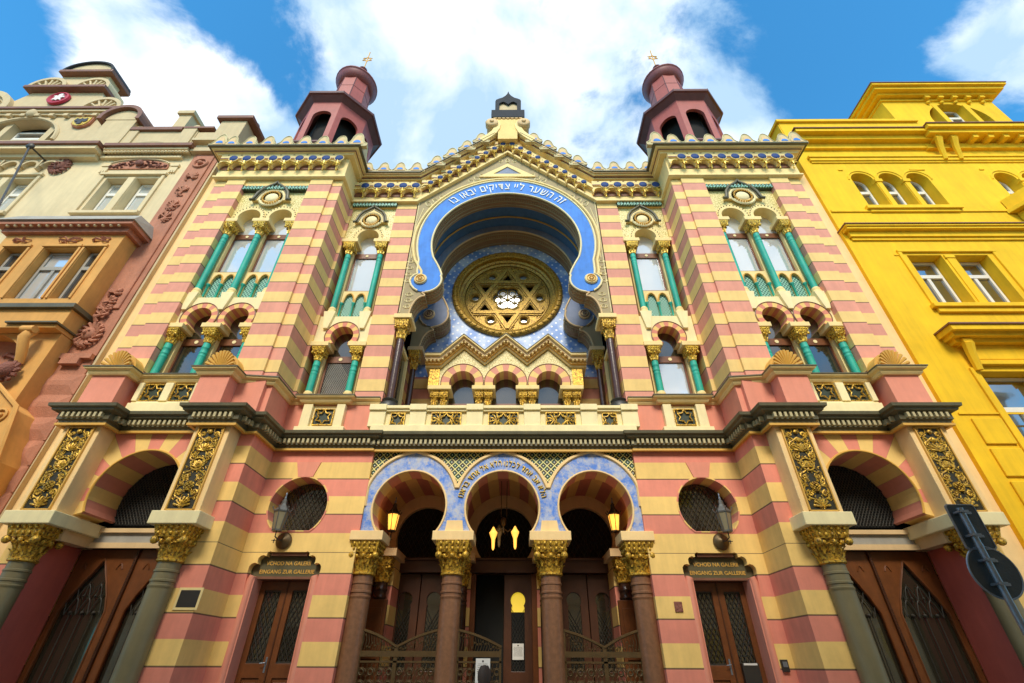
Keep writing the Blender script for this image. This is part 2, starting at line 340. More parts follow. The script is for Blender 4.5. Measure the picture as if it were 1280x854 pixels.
def link(o, parent, loc=None, name=None, kids=()):
    """copy of object (sharing its mesh) with its sub-parts"""
    c = o.copy(); col.objects.link(c); c.parent = parent
    if loc is not None: c.location = loc
    for k in o.children: d = k.copy(); col.objects.link(d); d.parent = c
    return c
def tag(o, label, cat, group=None, kind=None):
    if label: o['label'] = label
    if cat: o['category'] = cat
    if group: o['group'] = group
    if kind: o['kind'] = kind
    return o
def empty(name, loc, label=None, cat=None, group=None):
    o = bpy.data.objects.new(name, None); col.objects.link(o); o.location = loc; o.empty_display_size = .3
    return tag(o, label, cat, group)
def arc(cx, cz, r, a0, a1, n, b=None):
    """points from angle a0 to a1 (degrees, 0 = +x, 90 = up)"""
    b = r if b is None else b
    return [(cx+r*cos(R(a0+(a1-a0)*i/n)), cz+b*sin(R(a0+(a1-a0)*i/n))) for i in range(n+1)]
def horseshoe(cx, cz, r, zb, n=28):
    """closed horseshoe opening that ends at height zb"""
    t = math.degrees(math.asin(min(.9, (cz-zb)/r))); return arc(cx, cz, r, -t, 180+t, n)
def notched(x0, x1, z0, z1, openings):
    """wall outline whose bottom edge is broken by horseshoe openings (cx, cz, r)"""
    P = [(x1, z0), (x1, z1), (x0, z1), (x0, z0)]
    for cx, cz, r in sorted(openings):
        t = math.degrees(math.asin(min(.9, max(-.9, (cz-z0)/r)))); P += arc(cx, cz, r, 180+t, -t, 28)
    return P
def band(cx, cz, ri, ro, a0, a1, n=32): return arc(cx, cz, ro, a0, a1, n)+arc(cx, cz, ri, a1, a0, n)
def ring(cx, cz, ri, ro, zb, n=28, zo=None):
    """open arch band polygon between two radii ending at height zb"""
    ti = math.degrees(math.asin(max(-.9, min(.9, (cz-zb)/ri)))); to = math.degrees(math.asin(max(-.9, min(.95, (cz-zb)/ro))))
    return arc(cx, cz, ro, -to, 180+to, n)+arc(cx, cz, ri, 180+ti, -ti, n)
FONT = None
def letter_mesh(txt, size, ext, bold=0):
    cu = bpy.data.curves.new('t', 'FONT'); cu.body = txt; cu.size = size; cu.extrude = ext; cu.align_x = 'CENTER'; cu.resolution_u = 9; cu.offset = bold
    o = bpy.data.objects.new('t', cu); col.objects.link(o)
    bpy.context.view_layer.update()
    me = bpy.data.meshes.new_from_object(o.evaluated_get(bpy.context.evaluated_depsgraph_get()))
    bpy.data.objects.remove(o); return me, cu
def flat_text(mb, txt, x, y, z, size, ext=.004, bold=0):
    me, cu = letter_mesh(txt, size, ext, size*.012)
    mb.mesh(me, Matrix.Translation((x, y, z)) @ Matrix.Rotation(R(90), 4, 'X'))
def arc_text(mb, txt, cx, cz, rx, rz, y, a0, a1, size, ext=.01):
    """letters laid from angle a0 to a1 (clockwise) along an ellipse"""
    items = []
    for ch in txt:
        if ch == ' ': items.append((None, size*.30)); continue
        me, cu = letter_mesh(ch, size, ext, 0)
        xs = [v.co.x for v in me.vertices]
        if not xs: items.append((None, size*.3)); continue
        c0 = (min(xs)+max(xs))/2
        for v in me.vertices: v.co.x -= c0
        items.append((me, max(xs)-min(xs)+size*.14))
    tot = sum(w for _, w in items); acc = 0; fit = min(1.05, (rx+rz)/2*abs(R(a1-a0))/tot)
    for me, w in items:
        t = R(a0+(a1-a0)*(acc+w/2)/tot); acc += w
        if me is None: continue
        x = cx+rx*cos(t); z = cz+rz*sin(t); nx, nz = cos(t)/rx, sin(t)/rz; rot = atan2(nx, nz)
        mb.mesh(me, Matrix.Translation((x, y, z)) @ Matrix.Rotation(rot, 4, 'Y') @ Matrix.Rotation(R(90), 4, 'X') @ Matrix.Diagonal((fit, 1, 1, 1)))

# ------------------------------------------------------------ setting
def struct(name, mb, mat, **k):
    o = mb.build(name, mat, **k); o['kind'] = 'structure'; return o
struct('ground', MB().box(-700, 700, -700, 700, -.6, -.25), 'ground')
struct('road', MB().box(-120, 120, -9.5, -3.6, -.25, -.12), 'bounceroad')
struct('pavement', MB().box(-120, 120, -3.45, 0, -.25, 0).box(-120, 120, -12.6, -9.65, -.25, 0), 'paving')
struct('kerb', MB().box(-120, 120, -3.6, -3.45, -.25, .004).box(-120, 120, -9.65, -9.5, -.25, .004), 'lead')

# ============================================================ SYNAGOGUE
syn = empty('synagogue', (0, 0, 0), 'Moorish synagogue striped pink and yellow with a great blue horseshoe arch and two turrets', 'synagogue')
SX = (1, -1)
# ---- lower plan path of the cornice (right half), mirrored
ZC0, ZC1 = 5.62, 5.97
def both(fn):
    for sx in SX: fn(sx)
# side bay wall (door + round window)
DX = 4.27
def lobed(cx, w, z0, zt, k=1.0):
    """door head outline: stepped lobes"""
    pts = [(cx+w, z0)]
    for (px, pz, r) in ((w-.04, zt-.30, .10), (w-.17, zt-.15, .09), (w-.29, zt-.05, .06)):
        pts += [(cx+px+r*cos(R(t)), pz+r*sin(R(t))) for t in (-20, 20, 55, 90, 125)]
    left = [(2*cx-x, z) for x, z in pts[::-1]]
    return pts+left
def side_bay(sx):
    hole_door = [(DX-.66, -.2), (DX+.66, -.2)]+[p for p in lobed(DX, .66, 2.6, 3.46)]
    rw = horseshoe(4.33, 4.36, .62, 3.86, 30)
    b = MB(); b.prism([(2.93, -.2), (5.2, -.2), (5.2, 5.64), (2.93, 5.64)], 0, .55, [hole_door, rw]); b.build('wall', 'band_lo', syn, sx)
    def inset(poly, c, k): return [(c[0]+(x-c[0])*k, c[1]+(z-c[1])*k) for x, z in poly]
    o = MB(); q = [(x-4.33, z-4.36) for x, z in rw]
    o.prism(inset(q, (0, 0), 1.035), -.015, .54, [inset(q, (0, 0), .99)]); o.build('window_arch', 'rad20', syn, loc=(sx*4.33, 0, 4.36), sx=sx)
    w = MB().prism(rw, .44, .46); wi = w.build('round_window', 'dpane', syn, sx)
    g = MB(); g.smooth = True
    cc = [(4.33+.62*cos(R(t)), 4.36+.62*sin(R(t))) for t in range(0, 360, 12)]
    for i in range(-9, 10):     # diamond lattice grille clipped to the circle
        for sg in (1, -1):
            pts = []
            for j in range(-30, 31):
                x = i*.11+j*.022; z = sg*j*.038
                if x*x+z*z < .60**2 and z > -.5: pts.append((4.33+x, .36, 4.36+z))
            if len(pts) > 1: g.tube([pts[0], pts[-1]], .008, 4)
    g.build('lattice_grille', 'iron', wi, sx)
    # keystone
    k = MB().prism([(4.33-.16, 4.98), (4.33+.16, 4.98), (4.33+.27, 5.32), (4.33-.27, 5.32)], -.02, 0); k.build('keystone', 'sal', syn, sx)
    # salmon door surround (rounded jambs)
    f = MB(); f.smooth = True
    for s2 in (-1, 1): f.tube([(DX+s2*.63, .06, -.1), (DX+s2*.63, .06, 2.95), (DX+s2*.60, .06, 3.03)], .075, 10)
    f.smooth = False
    f.box(DX-.66, DX-.545, .03, .5, -.2, 3.0); f.box(DX+.545, DX+.66, .03, .5, -.2, 3.0)
    f.build('door_surround', 'sal', syn, sx)
    # name board over the door
    s = MB(); s.prism([(x, z) for x, z in lobed(DX, .655, 3.03, 3.455)], .14, .22); bo = s.build('sign_board', 'boardgreen', syn, sx)
    s = MB(); s.box(DX-.6, DX+.6, .12, .40, 2.985, 3.03); s.box(DX-.36, DX+.36, .05, .4, 3.40, 3.46); s.build('sign_moulding', 'gut', bo, sx)
    t = MB(); cx = sx*DX
    flat_text(t, 'VCHOD NA GALERII', cx, .135, 3.235, .098); flat_text(t, 'EINGANG ZUR GALLERIE', cx, .135, 3.085, .098)
    t.build('lettering', 'ochre', bo)
    # double door
    for s2 in (-1, 1):
        x0, x1 = sorted((DX+s2*.01, DX+s2*.545)); d = MB()
        gx0, gx1 = x0+.11, x1-.11
        d.prism([(x0, -.1), (x1, -.1), (x1, 2.98), (x0, 2.98)], .36, .43, [[(gx0, 1.62), (gx1, 1.62), (gx1, 2.82), (gx0, 2.82)], [(gx0, .5), (gx1, .5), (gx1, 1.4), (gx0, 1.4)]])
        d.box(gx0, gx1, .385, .42, .5, 1.4); d.box(gx0+.04, gx1-.04, .37, .4, .56, 1.34)
        door = d.build('door', 'wood', syn, sx, bevel=.006)
        MB().box(gx0, gx1, .41, .42, 1.62, 2.82).build('door_glass', 'dpane', door, sx)
        g = MB()
        wd = gx1-gx0
        for i in range(-9, 13):
            for sg in (1, -1):
                pts = []
                for j in range(0, 41):
                    z = 1.62+j*.03; x = gx0+i*.085+sg*(z-1.62)*.5+(.0 if sg > 0 else .1)
                    if gx0 <= x <= gx1: pts.append((x, .388, z))
                if len(pts) > 1: g.tube([pts[0], pts[-1]], .0065, 4)
        g.box(gx0, gx1, .38, .40, 1.62, 1.65).box(gx0, gx1, .38, .4, 2.79, 2.82); g.build('lattice_grille', 'iron', door, sx)
        if s2*sx == -1*1:
            h = MB(); h.smooth = True; h.box(x1-.07 if s2 < 0 else x0+.03, x1-.04 if s2 < 0 else x0+.06, .35, .362, 1.48, 1.72); hx = (x1-.055) if s2 < 0 else x0+.045
            h.tube([(hx, .35, 1.63), (hx, .30, 1.63), (hx-.09*s2*-1, .29, 1.62)], .009, 6); h.build('handle', 'zinc', door, sx)
        if sx == 1 and s2 == 1:
            MB().box(gx0+.0, gx1-.01, .27, .365, 1.36, 1.66).build('letter_box', 'black', door, 1, bevel=.008)
            MB().box(gx0+.03, gx1-.04, .262, .268, 1.625, 1.655).build('name_strip', 'paper', door, 1)
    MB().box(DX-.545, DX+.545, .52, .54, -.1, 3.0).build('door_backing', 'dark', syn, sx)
    MB().box(DX-.012, DX+.012, .345, .37, 0, 2.98).build('door_astragal', 'dkwood', syn, sx)
both(side_bay)
# ---------------------------------------------------------------- columns and capitals
def spiral(cx, cz, r, turns, a0, sgn=1, n=22, k=.12):
    return [(cx+r*(1-(1-k)*i/n)*cos(a0+sgn*2*pi*turns*i/n), cz+r*(1-(1-k)*i/n)*sin(a0+sgn*2*pi*turns*i/n)) for i in range(n+1)]
def capital_mb(r, h, w, detail=True):
    """leafy capital; z 0 = top of shaft, h = height, w = half width at the top"""
    b = MB(); b.smooth = True
    b.lathe([(r*1.02, 0), (r*1.18, h*.03), (r*1.18, h*.08), (r*1.02, h*.1), (r*1.05, h*.35), (w*.80, h*.62), (w*.86, h*.66)], n=16)
    if detail:
        for row, (zA, zB, rr) in enumerate(((.08, .36, 1.06), (.26, .50, 1.16))):     # standing leaves
            for k in range(9):
                t = 2*pi*(k+.5*row)/9; nx, ny = cos(t), sin(t); tx, ty = -ny, nx; hw = r*.33
                L_ = []
                for q, wd, out in ((0, .7, 0), (.35, 1.0, .03), (.7, .85, .10), (.92, .5, .24), (1.0, .15, .34)):
                    rad = r*(rr+out*1.5); zz_ = h*(zA+(zB-zA)*(q if q < .95 else .93))
                    L_.append((rad, zz_, wd))
                vs = []
                for rad, zz_, wd in L_:
                    for s_ in (-1, -.45, 0, .45, 1): vs.append((nx*(rad-.018*abs(s_)*1.0+(.014 if s_ == 0 else 0))+tx*hw*wd*s_, ny*(rad-.018*abs(s_)+(.014 if s_ == 0 else 0))+ty*hw*wd*s_, zz_))
                b.smooth = False; b.add(vs, [(a_*5+c_, a_*5+c_+1, a_*5+c_+6, a_*5+c_+5) for a_ in range(4) for c_ in range(4)]); b.smooth = True
        m = 10
        for k in range(m):                       # rolled fruit-like volutes
            t = 2*pi*(k+.5)/m; rad = w*.80
            b.ball((rad*cos(t), rad*sin(t), h*.56), w*.15, 1, 1, 1.0, 7, 5); b.tube([(rad*.98*cos(t+q_*.9)+0, rad*.98*sin(t+q_*.9), h*(.50+.06*q_)) for q_ in (-.35, -.1, .15, .35)], w*.05, 4)
        for q in range(4):
            t = pi/4+q*pi/2; b.ball((w*1.12*cos(t), w*1.12*sin(t), h*.57), w*.22, n=7, m=5)
    b.smooth = False
    # upper block, slightly flared, with a cut lace pattern
    z0, z1 = h*.66, h; w0, w1 = w*.84, w
    b.add([(-w0, -w0, z0), (w0, -w0, z0), (w0, w0, z0), (-w0, w0, z0), (-w1, -w1, z1), (w1, -w1, z1), (w1, w1, z1), (-w1, w1, z1)],
          [(0, 3, 2, 1), (4, 5, 6, 7), (0, 1, 5, 4), (1, 2, 6, 5), (2, 3, 7, 6), (3, 0, 4, 7)])
    if detail:
        nn = 5
        for side in range(4):
            ca, sa = cos(side*pi/2), sin(side*pi/2)
            for i in range(nn):
                for j in range(2):
                    x = (-1+2*(i+.5)/nn)*w*.85; z = z0+(z1-z0)*(.28+.45*j); y = -(w0+(w1-w0)*(z-z0)/(z1-z0))-.004
                    b.ball((x*ca-y*sa, x*sa+y*ca, z), w*.10, 1, 1, 1.3, 5, 3)
    return b
def column(x, y, z0, z1, r, hc, w, shaft_mat, cap_mat='gold', aba=0, sx=1, base=True, parent=None, aba_mat='cream', rings=True, detail=True, name='column'):
    """z0 foot, z1 underside of the capital"""
    b = MB(); b.smooth = True
    pr = [(r, z0+.0), (r, z1-.42)]
    if rings: pr += [(r, z1-.40), (r*1.06, z1-.385), (r*1.06, z1-.36), (r*.985, z1-.35), (r*.985, z1-.31), (r*1.06, z1-.30), (r*1.06, z1-.27), (r*.98, z1-.26), (r*.98, z1-.16), (r*1.05, z1-.15), (r*1.05, z1-.12), (r*.98, z1-.11)]
    pr += [(r*.98, z1)]
    b.lathe(pr, x, y, 24); c = b.build(name, shaft_mat, parent or syn, sx)
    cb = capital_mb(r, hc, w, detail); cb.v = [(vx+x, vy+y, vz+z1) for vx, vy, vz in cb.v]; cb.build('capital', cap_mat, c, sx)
    if base:
        bb = MB(); bb.smooth = True; bb.lathe([(r*1.45, z0-.02), (r*1.45, z0+.05), (r*1.2, z0+.07), (r*1.35, z0+.12), (r*1.05, z0+.17)], x, y, 20); bb.build('column_base', aba_mat, c, sx)
    if aba:
        ab = MB().box(x-w-.05, x+w+.05, y-w-.05, y+w+.05, z1+hc, z1+hc+aba); ab.build('abacus', aba_mat, c, sx, bevel=.012)
    return c

# ---------------------------------------------------------------- portal with three horseshoe arches
PC = (-1.98, 0, 1.98); ZA = 4.36
def portal():
    holes = [horseshoe(c, ZA, .79, 3.86, 36) for c in PC]
    b = MB(); b.prism(notched(-2.94, 2.94, 3.85, 5.66, [(c, ZA, .79) for c in PC]), .10, .55); b.build('portal_wall', 'lattice', syn)
    def outer_hull():
        P = []
        aa, bb = 1.03, 1.17
        def top(c):   # ellipse with a slight ogee tip
            L = []
            for t in range(180, -1, -5):
                x = c+aa*cos(R(t)); z = ZA+bb*sin(R(t))+.05*max(0, 1-abs(t-90)/22)**2
                L.append((x, z))
            return L
        L = []
        for c in PC:
            for p in top(c):
                if abs(p[0]-c) <= .991 or (c == -1.98 and p[0] < c) or (c == 1.98 and p[0] > c): L.append(p)
        L = [(max(-2.94, min(2.94, x)), z) for x, z in L]
        return L
    H = outer_hull(); poly = H[::-1]+notched(-2.94, 2.94, 3.85, 5.66, [(c, ZA, .79) for c in PC])[3:]+[(2.94, 3.85)]
    b = MB(); b.prism(poly, .06, .098); b.build('blue_facing', 'cloudblue', syn)
    b = MB(); b.smooth = True; b.tube([(x, .055, z+.02) for x, z in H], .045, 6); b.build('arch_moulding', 'peach', syn)
    for c, h in zip(PC, holes):
        b = MB(); b.smooth = True; b.tube([(x, .055, z) for x, z in h], .022, 6); b.build('arch_edge', 'peach', syn)
        b = MB(); b.prism(band(0, 0, .775, .815, -39, 219), .07, .56); b.build('arch_soffit', 'rad20', syn, loc=(c, 0, ZA))
    t = MB(); arc_text(t, 'הלא אב אחד לכלנו הלא אל אחד בראנו'[::1], 0, ZA, .865, .90, .045, 12, 168, .19, .014)
    t.build('inscription', 'goldb', syn)
    MB().box(-.03, .03, .0, .08, 5.56, 5.64).build('finial_stud', 'cream', syn)
    # imposts, plinth blocks and front columns
    for x, x0, x1 in ((-.985, -1.41, -.57), (.985, .57, 1.41), (-2.75, -3.09, -2.42), (2.75, 2.42, 3.09)):
        b = MB().box(x0, x1, -.06, .60, 3.68, 3.86); b.build('impost', 'peach', syn, bevel=.01)
        if abs(x) < 2: MB().prism([(x-.19, 3.86), (x+.19, 3.86), (x+.16, 4.08), (x-.16, 4.08)], .015, .06).build('impost_block', 'peach', syn)
    for x in (-.985, .985): column(x, .27, 0.0, 3.06, .20, .62, .34, 'granite')
    for x in (-2.77, 2.77): column(x, .27, 0.0, 3.06, .20, .62, .30, 'granite')
    # vestibule
    for c in PC:
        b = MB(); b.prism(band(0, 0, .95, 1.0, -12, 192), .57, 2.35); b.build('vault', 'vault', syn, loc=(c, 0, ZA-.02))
        lun = horseshoe(c, 4.25, .74, 3.75, 30)
        b = MB(); b.prism([(c-1.0, 3.72), (c+1.0, 3.72), (c+1.0, 5.6), (c-1.0, 5.6)], 2.36, 2.6, [lun]); b.build('lunette_wall', 'tanstone', syn)
        lu = MB().prism(lun, 2.5, 2.52).build('lunette', 'dark', syn)
        g = MB()
        for i in range(-8, 9):
            for sg in (1, -1):
                pts = [(c+i*.12+sg*j*.02, 2.46, 4.25+j*.034) for j in range(-16, 24) if (i*.12+sg*j*.02)**2+(j*.034)**2 < .70**2 and 4.25+j*.034 > 3.77]
                if len(pts) > 1: g.tube([pts[0], pts[-1]], .008, 4)
        g.build('lattice_grille', 'iron', lu)
        b = MB(); b.box(c-.99, c+.99, 2.2, 2.6, 3.42, 3.72); b.box(c-.99, c+.99, 2.14, 2.3, 3.68, 3.74); b.build('lintel', 'dkwood', syn, bevel=.01)
        for s2 in (-1, 1):
            if c == 0 and s2 == -1: continue      # left leaf of the middle door stands open
            x0, x1 = sorted((c+s2*.01, c+s2*.66)); xm = (x0+x1)/2
            gl = [(xm-.15, 1.5), (xm+.15, 1.5), (xm+.15, 2.72)]+arc(xm, 2.86, .17, -40, 220, 14)+[(xm-.15, 2.72)]
            d = MB().prism([(x0, -.0), (x1, -.0), (x1, 3.41), (x0, 3.41)], 2.36, 2.44, [gl]); d.box(xm-.2, xm+.2, 2.34, 2.37, .3, 1.25)
            door = d.build('vestibule_door', 'dkwood', syn, bevel=.006)
            MB().prism(gl, 2.41, 2.42).build('door_glass', 'litdim' if (c == 0) else 'dpane', door)
            if c == 0: MB().box(xm-.15, xm+.15, 2.395, 2.405, 1.5, 2.62).build('door_glass_darkness', 'dark', door)  # dark sheet over the glowing glass paints its unlit lower part
            g = MB()
            for i in range(-8, 9):
                for sg in (1, -1):
                    pts = [(xm+i*.07+sg*j*.015, 2.38, 1.5+j*.025) for j in range(0, 50) if abs(i*.07+sg*j*.015) < .15]
                    if len(pts) > 1: g.tube([pts[0], pts[-1]], .006, 4)
            g.build('lattice_grille', 'iron', door)
        for s2 in (-1, 1): MB().box(*sorted((c+s2*.66, c+s2*.80)), 2.3, 2.5, 0, 3.41).build('door_post', 'wood', syn)
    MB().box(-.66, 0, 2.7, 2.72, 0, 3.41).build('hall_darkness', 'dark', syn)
    for s2 in (-1, 1):
        for x, yy in ((.98, 2.05), (2.70, 1.5)):
            column(x, yy, 0, 3.1, .14, .52, .20, 'dkshaft', sx=s2)
            MB().box(x-.30, x+.26, yy-.26, yy+.3 if x < 2 else 2.35, 3.62, 3.78).build('inner_impost', 'tanstone', syn, s2)
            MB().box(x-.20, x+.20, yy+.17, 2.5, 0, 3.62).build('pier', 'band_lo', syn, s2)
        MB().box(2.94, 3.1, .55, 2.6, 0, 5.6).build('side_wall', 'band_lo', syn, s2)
        b = MB(); b.box(2.45, 2.93, 1.2, 1.28, 0, 2.75); b.box(2.52, 2.88, 1.17, 1.2, 1.7, 2.6); b.build('timber_panelling', 'wood', syn, s2, bevel=.006)
    MB().box(-3.1, 3.1, .55, 2.8, 5.58, 5.66).build('vestibule_ceiling', 'tanstone', syn)
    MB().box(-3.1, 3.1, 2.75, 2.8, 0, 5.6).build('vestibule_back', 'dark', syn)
    MB().box(-3.1, 3.1, -.3, 2.8, 0, .15).build('entrance_step', 'lead', syn)
portal()
# ---------------------------------------------------------------- relief panels (shared meshes)
def scroll_panel_proto():
    """tall gilded scrollwork panel, local origin bottom centre, 0.5 x 1.61"""
    w, h = .25, 1.61
    root = MB().box(-w, w, 0, .05, 0, h).build('relief_panel', 'dkpanel', None)
    g = MB(); g.smooth = True; y = -.005
    def mir(path, r, tp=None):
        for s in (1, -1): g.tube([(s*x, y, z) for x, z in path], r, 5, taper=tp)
    for zc, rr, fl in ((.30, .085, 1), (.62, .08, -1), (1.02, .085, 1), (1.25, .075, -1), (1.47, .07, 1)):
        mir(spiral(.135, zc, rr, 1.35, -pi/2 if fl > 0 else pi/2, fl), .017)
        mir([(.0, zc-fl*.16), (.05, zc-fl*.13), (.10, zc-fl*.10), (.135, zc-fl*rr)], .017)
        mir([(.135+.08, zc+fl*.02), (.215, zc+fl*.09), (.19, zc+fl*.14), (.12, zc+fl*.15)], .014)
        for k in range(5):
            t = 2*pi*k/5
            for s in (1, -1): g.ball((s*(.135+.028*cos(t)), y-.01, zc+.028*sin(t)), .018, 1, .7, 1, 5, 3)
    for zc, n, L in ((.06, 7, .17), (.80, 9, .12), (1.12, 7, .15)):        # palmettes
        for k in range(n):
            t = pi*(k+.5)/n; g.tube([(L*q*cos(t)*.9, y-.02*sin(pi*q), zc+L*q*sin(t)) for q in (0, .35, .7, 1)], .016, 5, taper=lambda q: .6+.9*q)
    g.tube([(.125*cos(R(t)), y-.01, .86+.12*sin(R(t))) for t in range(0, 360, 18)], .018, 6, closed=True)
    for j in range(6):                          # pine cone
        rr = .075*sin(pi*(j+1)/7.2); zz = .36+.028*j
        for k in range(6): t = 2*pi*(k+.5*(j % 2))/6; g.ball((rr*cos(t), y+rr*.5*sin(t)-.02, zz), .022, n=5, m=3)
    g.ball((0, y-.02, 1.52), .05, 1, .8, 1, 7, 4); g.ball((0, y-.02, 1.35), .035, 1, .8, 1.6, 6, 4)
    random.seed(3)
    for k in range(95):
        x = random.uniform(.02, .225); z = random.uniform(.04, 1.57)
        t = random.uniform(0, pi)
        mir([(x, z), (x+.03*cos(t), z+.03*sin(t)), (x+.035*cos(t+.5), z+.06*sin(t+.5))], .011)
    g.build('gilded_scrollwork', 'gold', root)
    fr = MB(); fr.box(-w-.015, -w+.008, -.03, .05, -.012, h+.012); fr.box(w-.008, w+.015, -.03, .05, -.012, h+.012); fr.box(-w-.015, w+.015, -.03, .05, -.015, .008); fr.box(-w-.015, w+.015, -.03, .05, h-.008, h+.015)
    fr.build('panel_frame', 'ochre', root)
    return root
SP = scroll_panel_proto(); used = {}
def place(proto, loc, parent=syn):
    if proto not in used: used[proto] = 1; proto.parent = parent; proto.location = loc; return proto
    return link(proto, parent, loc)
def star_panel_proto(w, h):
    root = MB().box(-w, w, .03, .06, 0, h).build('star_panel', 'dkgreen', None); g = MB(); y = 0
    g.box(-w, w, -.01, .03, 0, .02).box(-w, w, -.01, .03, h-.02, h).box(-w, -w+.02, -.01, .03, .02, h-.02).box(w-.02, w, -.01, .03, .02, h-.02)
    g.smooth = True; c = h/2
    for k in range(6):
        a0 = pi/2+k*pi/3; r1, r2 = h*.44, h*.255
        g.tube([(r2*cos(a0-pi/6), y, c+r2*sin(a0-pi/6)), (r1*cos(a0), y, c+r1*sin(a0)), (r2*cos(a0+pi/6), y, c+r2*sin(a0+pi/6))], .017, 5)
    if w > h*.6:
        for s in (1, -1):
            for q in (1, -1):
                for k in range(4):
                    t = R(20+k*40); g.tube([(s*(h*.42), y, c), (s*(h*.42+(w-h*.42)*.55*cos(t)+.01), y-.01, c+q*h*.32*sin(t)), (s*(h*.42+(w-h*.42)*.9*cos(t*.9)), y, c+q*h*.44*sin(t*.9))], .013, 5, taper=lambda q: .7+.6*sin(pi*q))
            g.tube([(s*(w*.80+.03*cos(R(t))), y, c+.05*sin(R(t))) for t in range(0, 360, 40)], .011, 5, closed=True)
    for k in range(26):
        x = random.uniform(-w*.95, w*.95); z = random.uniform(.03, h-.03)
        if (x*x+(z-c)**2)**.5 > h*.33: t = random.uniform(0, 6.28); g.tube([(x, y, z), (x+.03*cos(t), y-.01, z+.03*sin(t)), (x+.04*cos(t+.8), y, z+.04*sin(t+.8))], .010, 4)
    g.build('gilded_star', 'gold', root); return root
STP = star_panel_proto(.35, .37); STN = star_panel_proto(.17, .36)
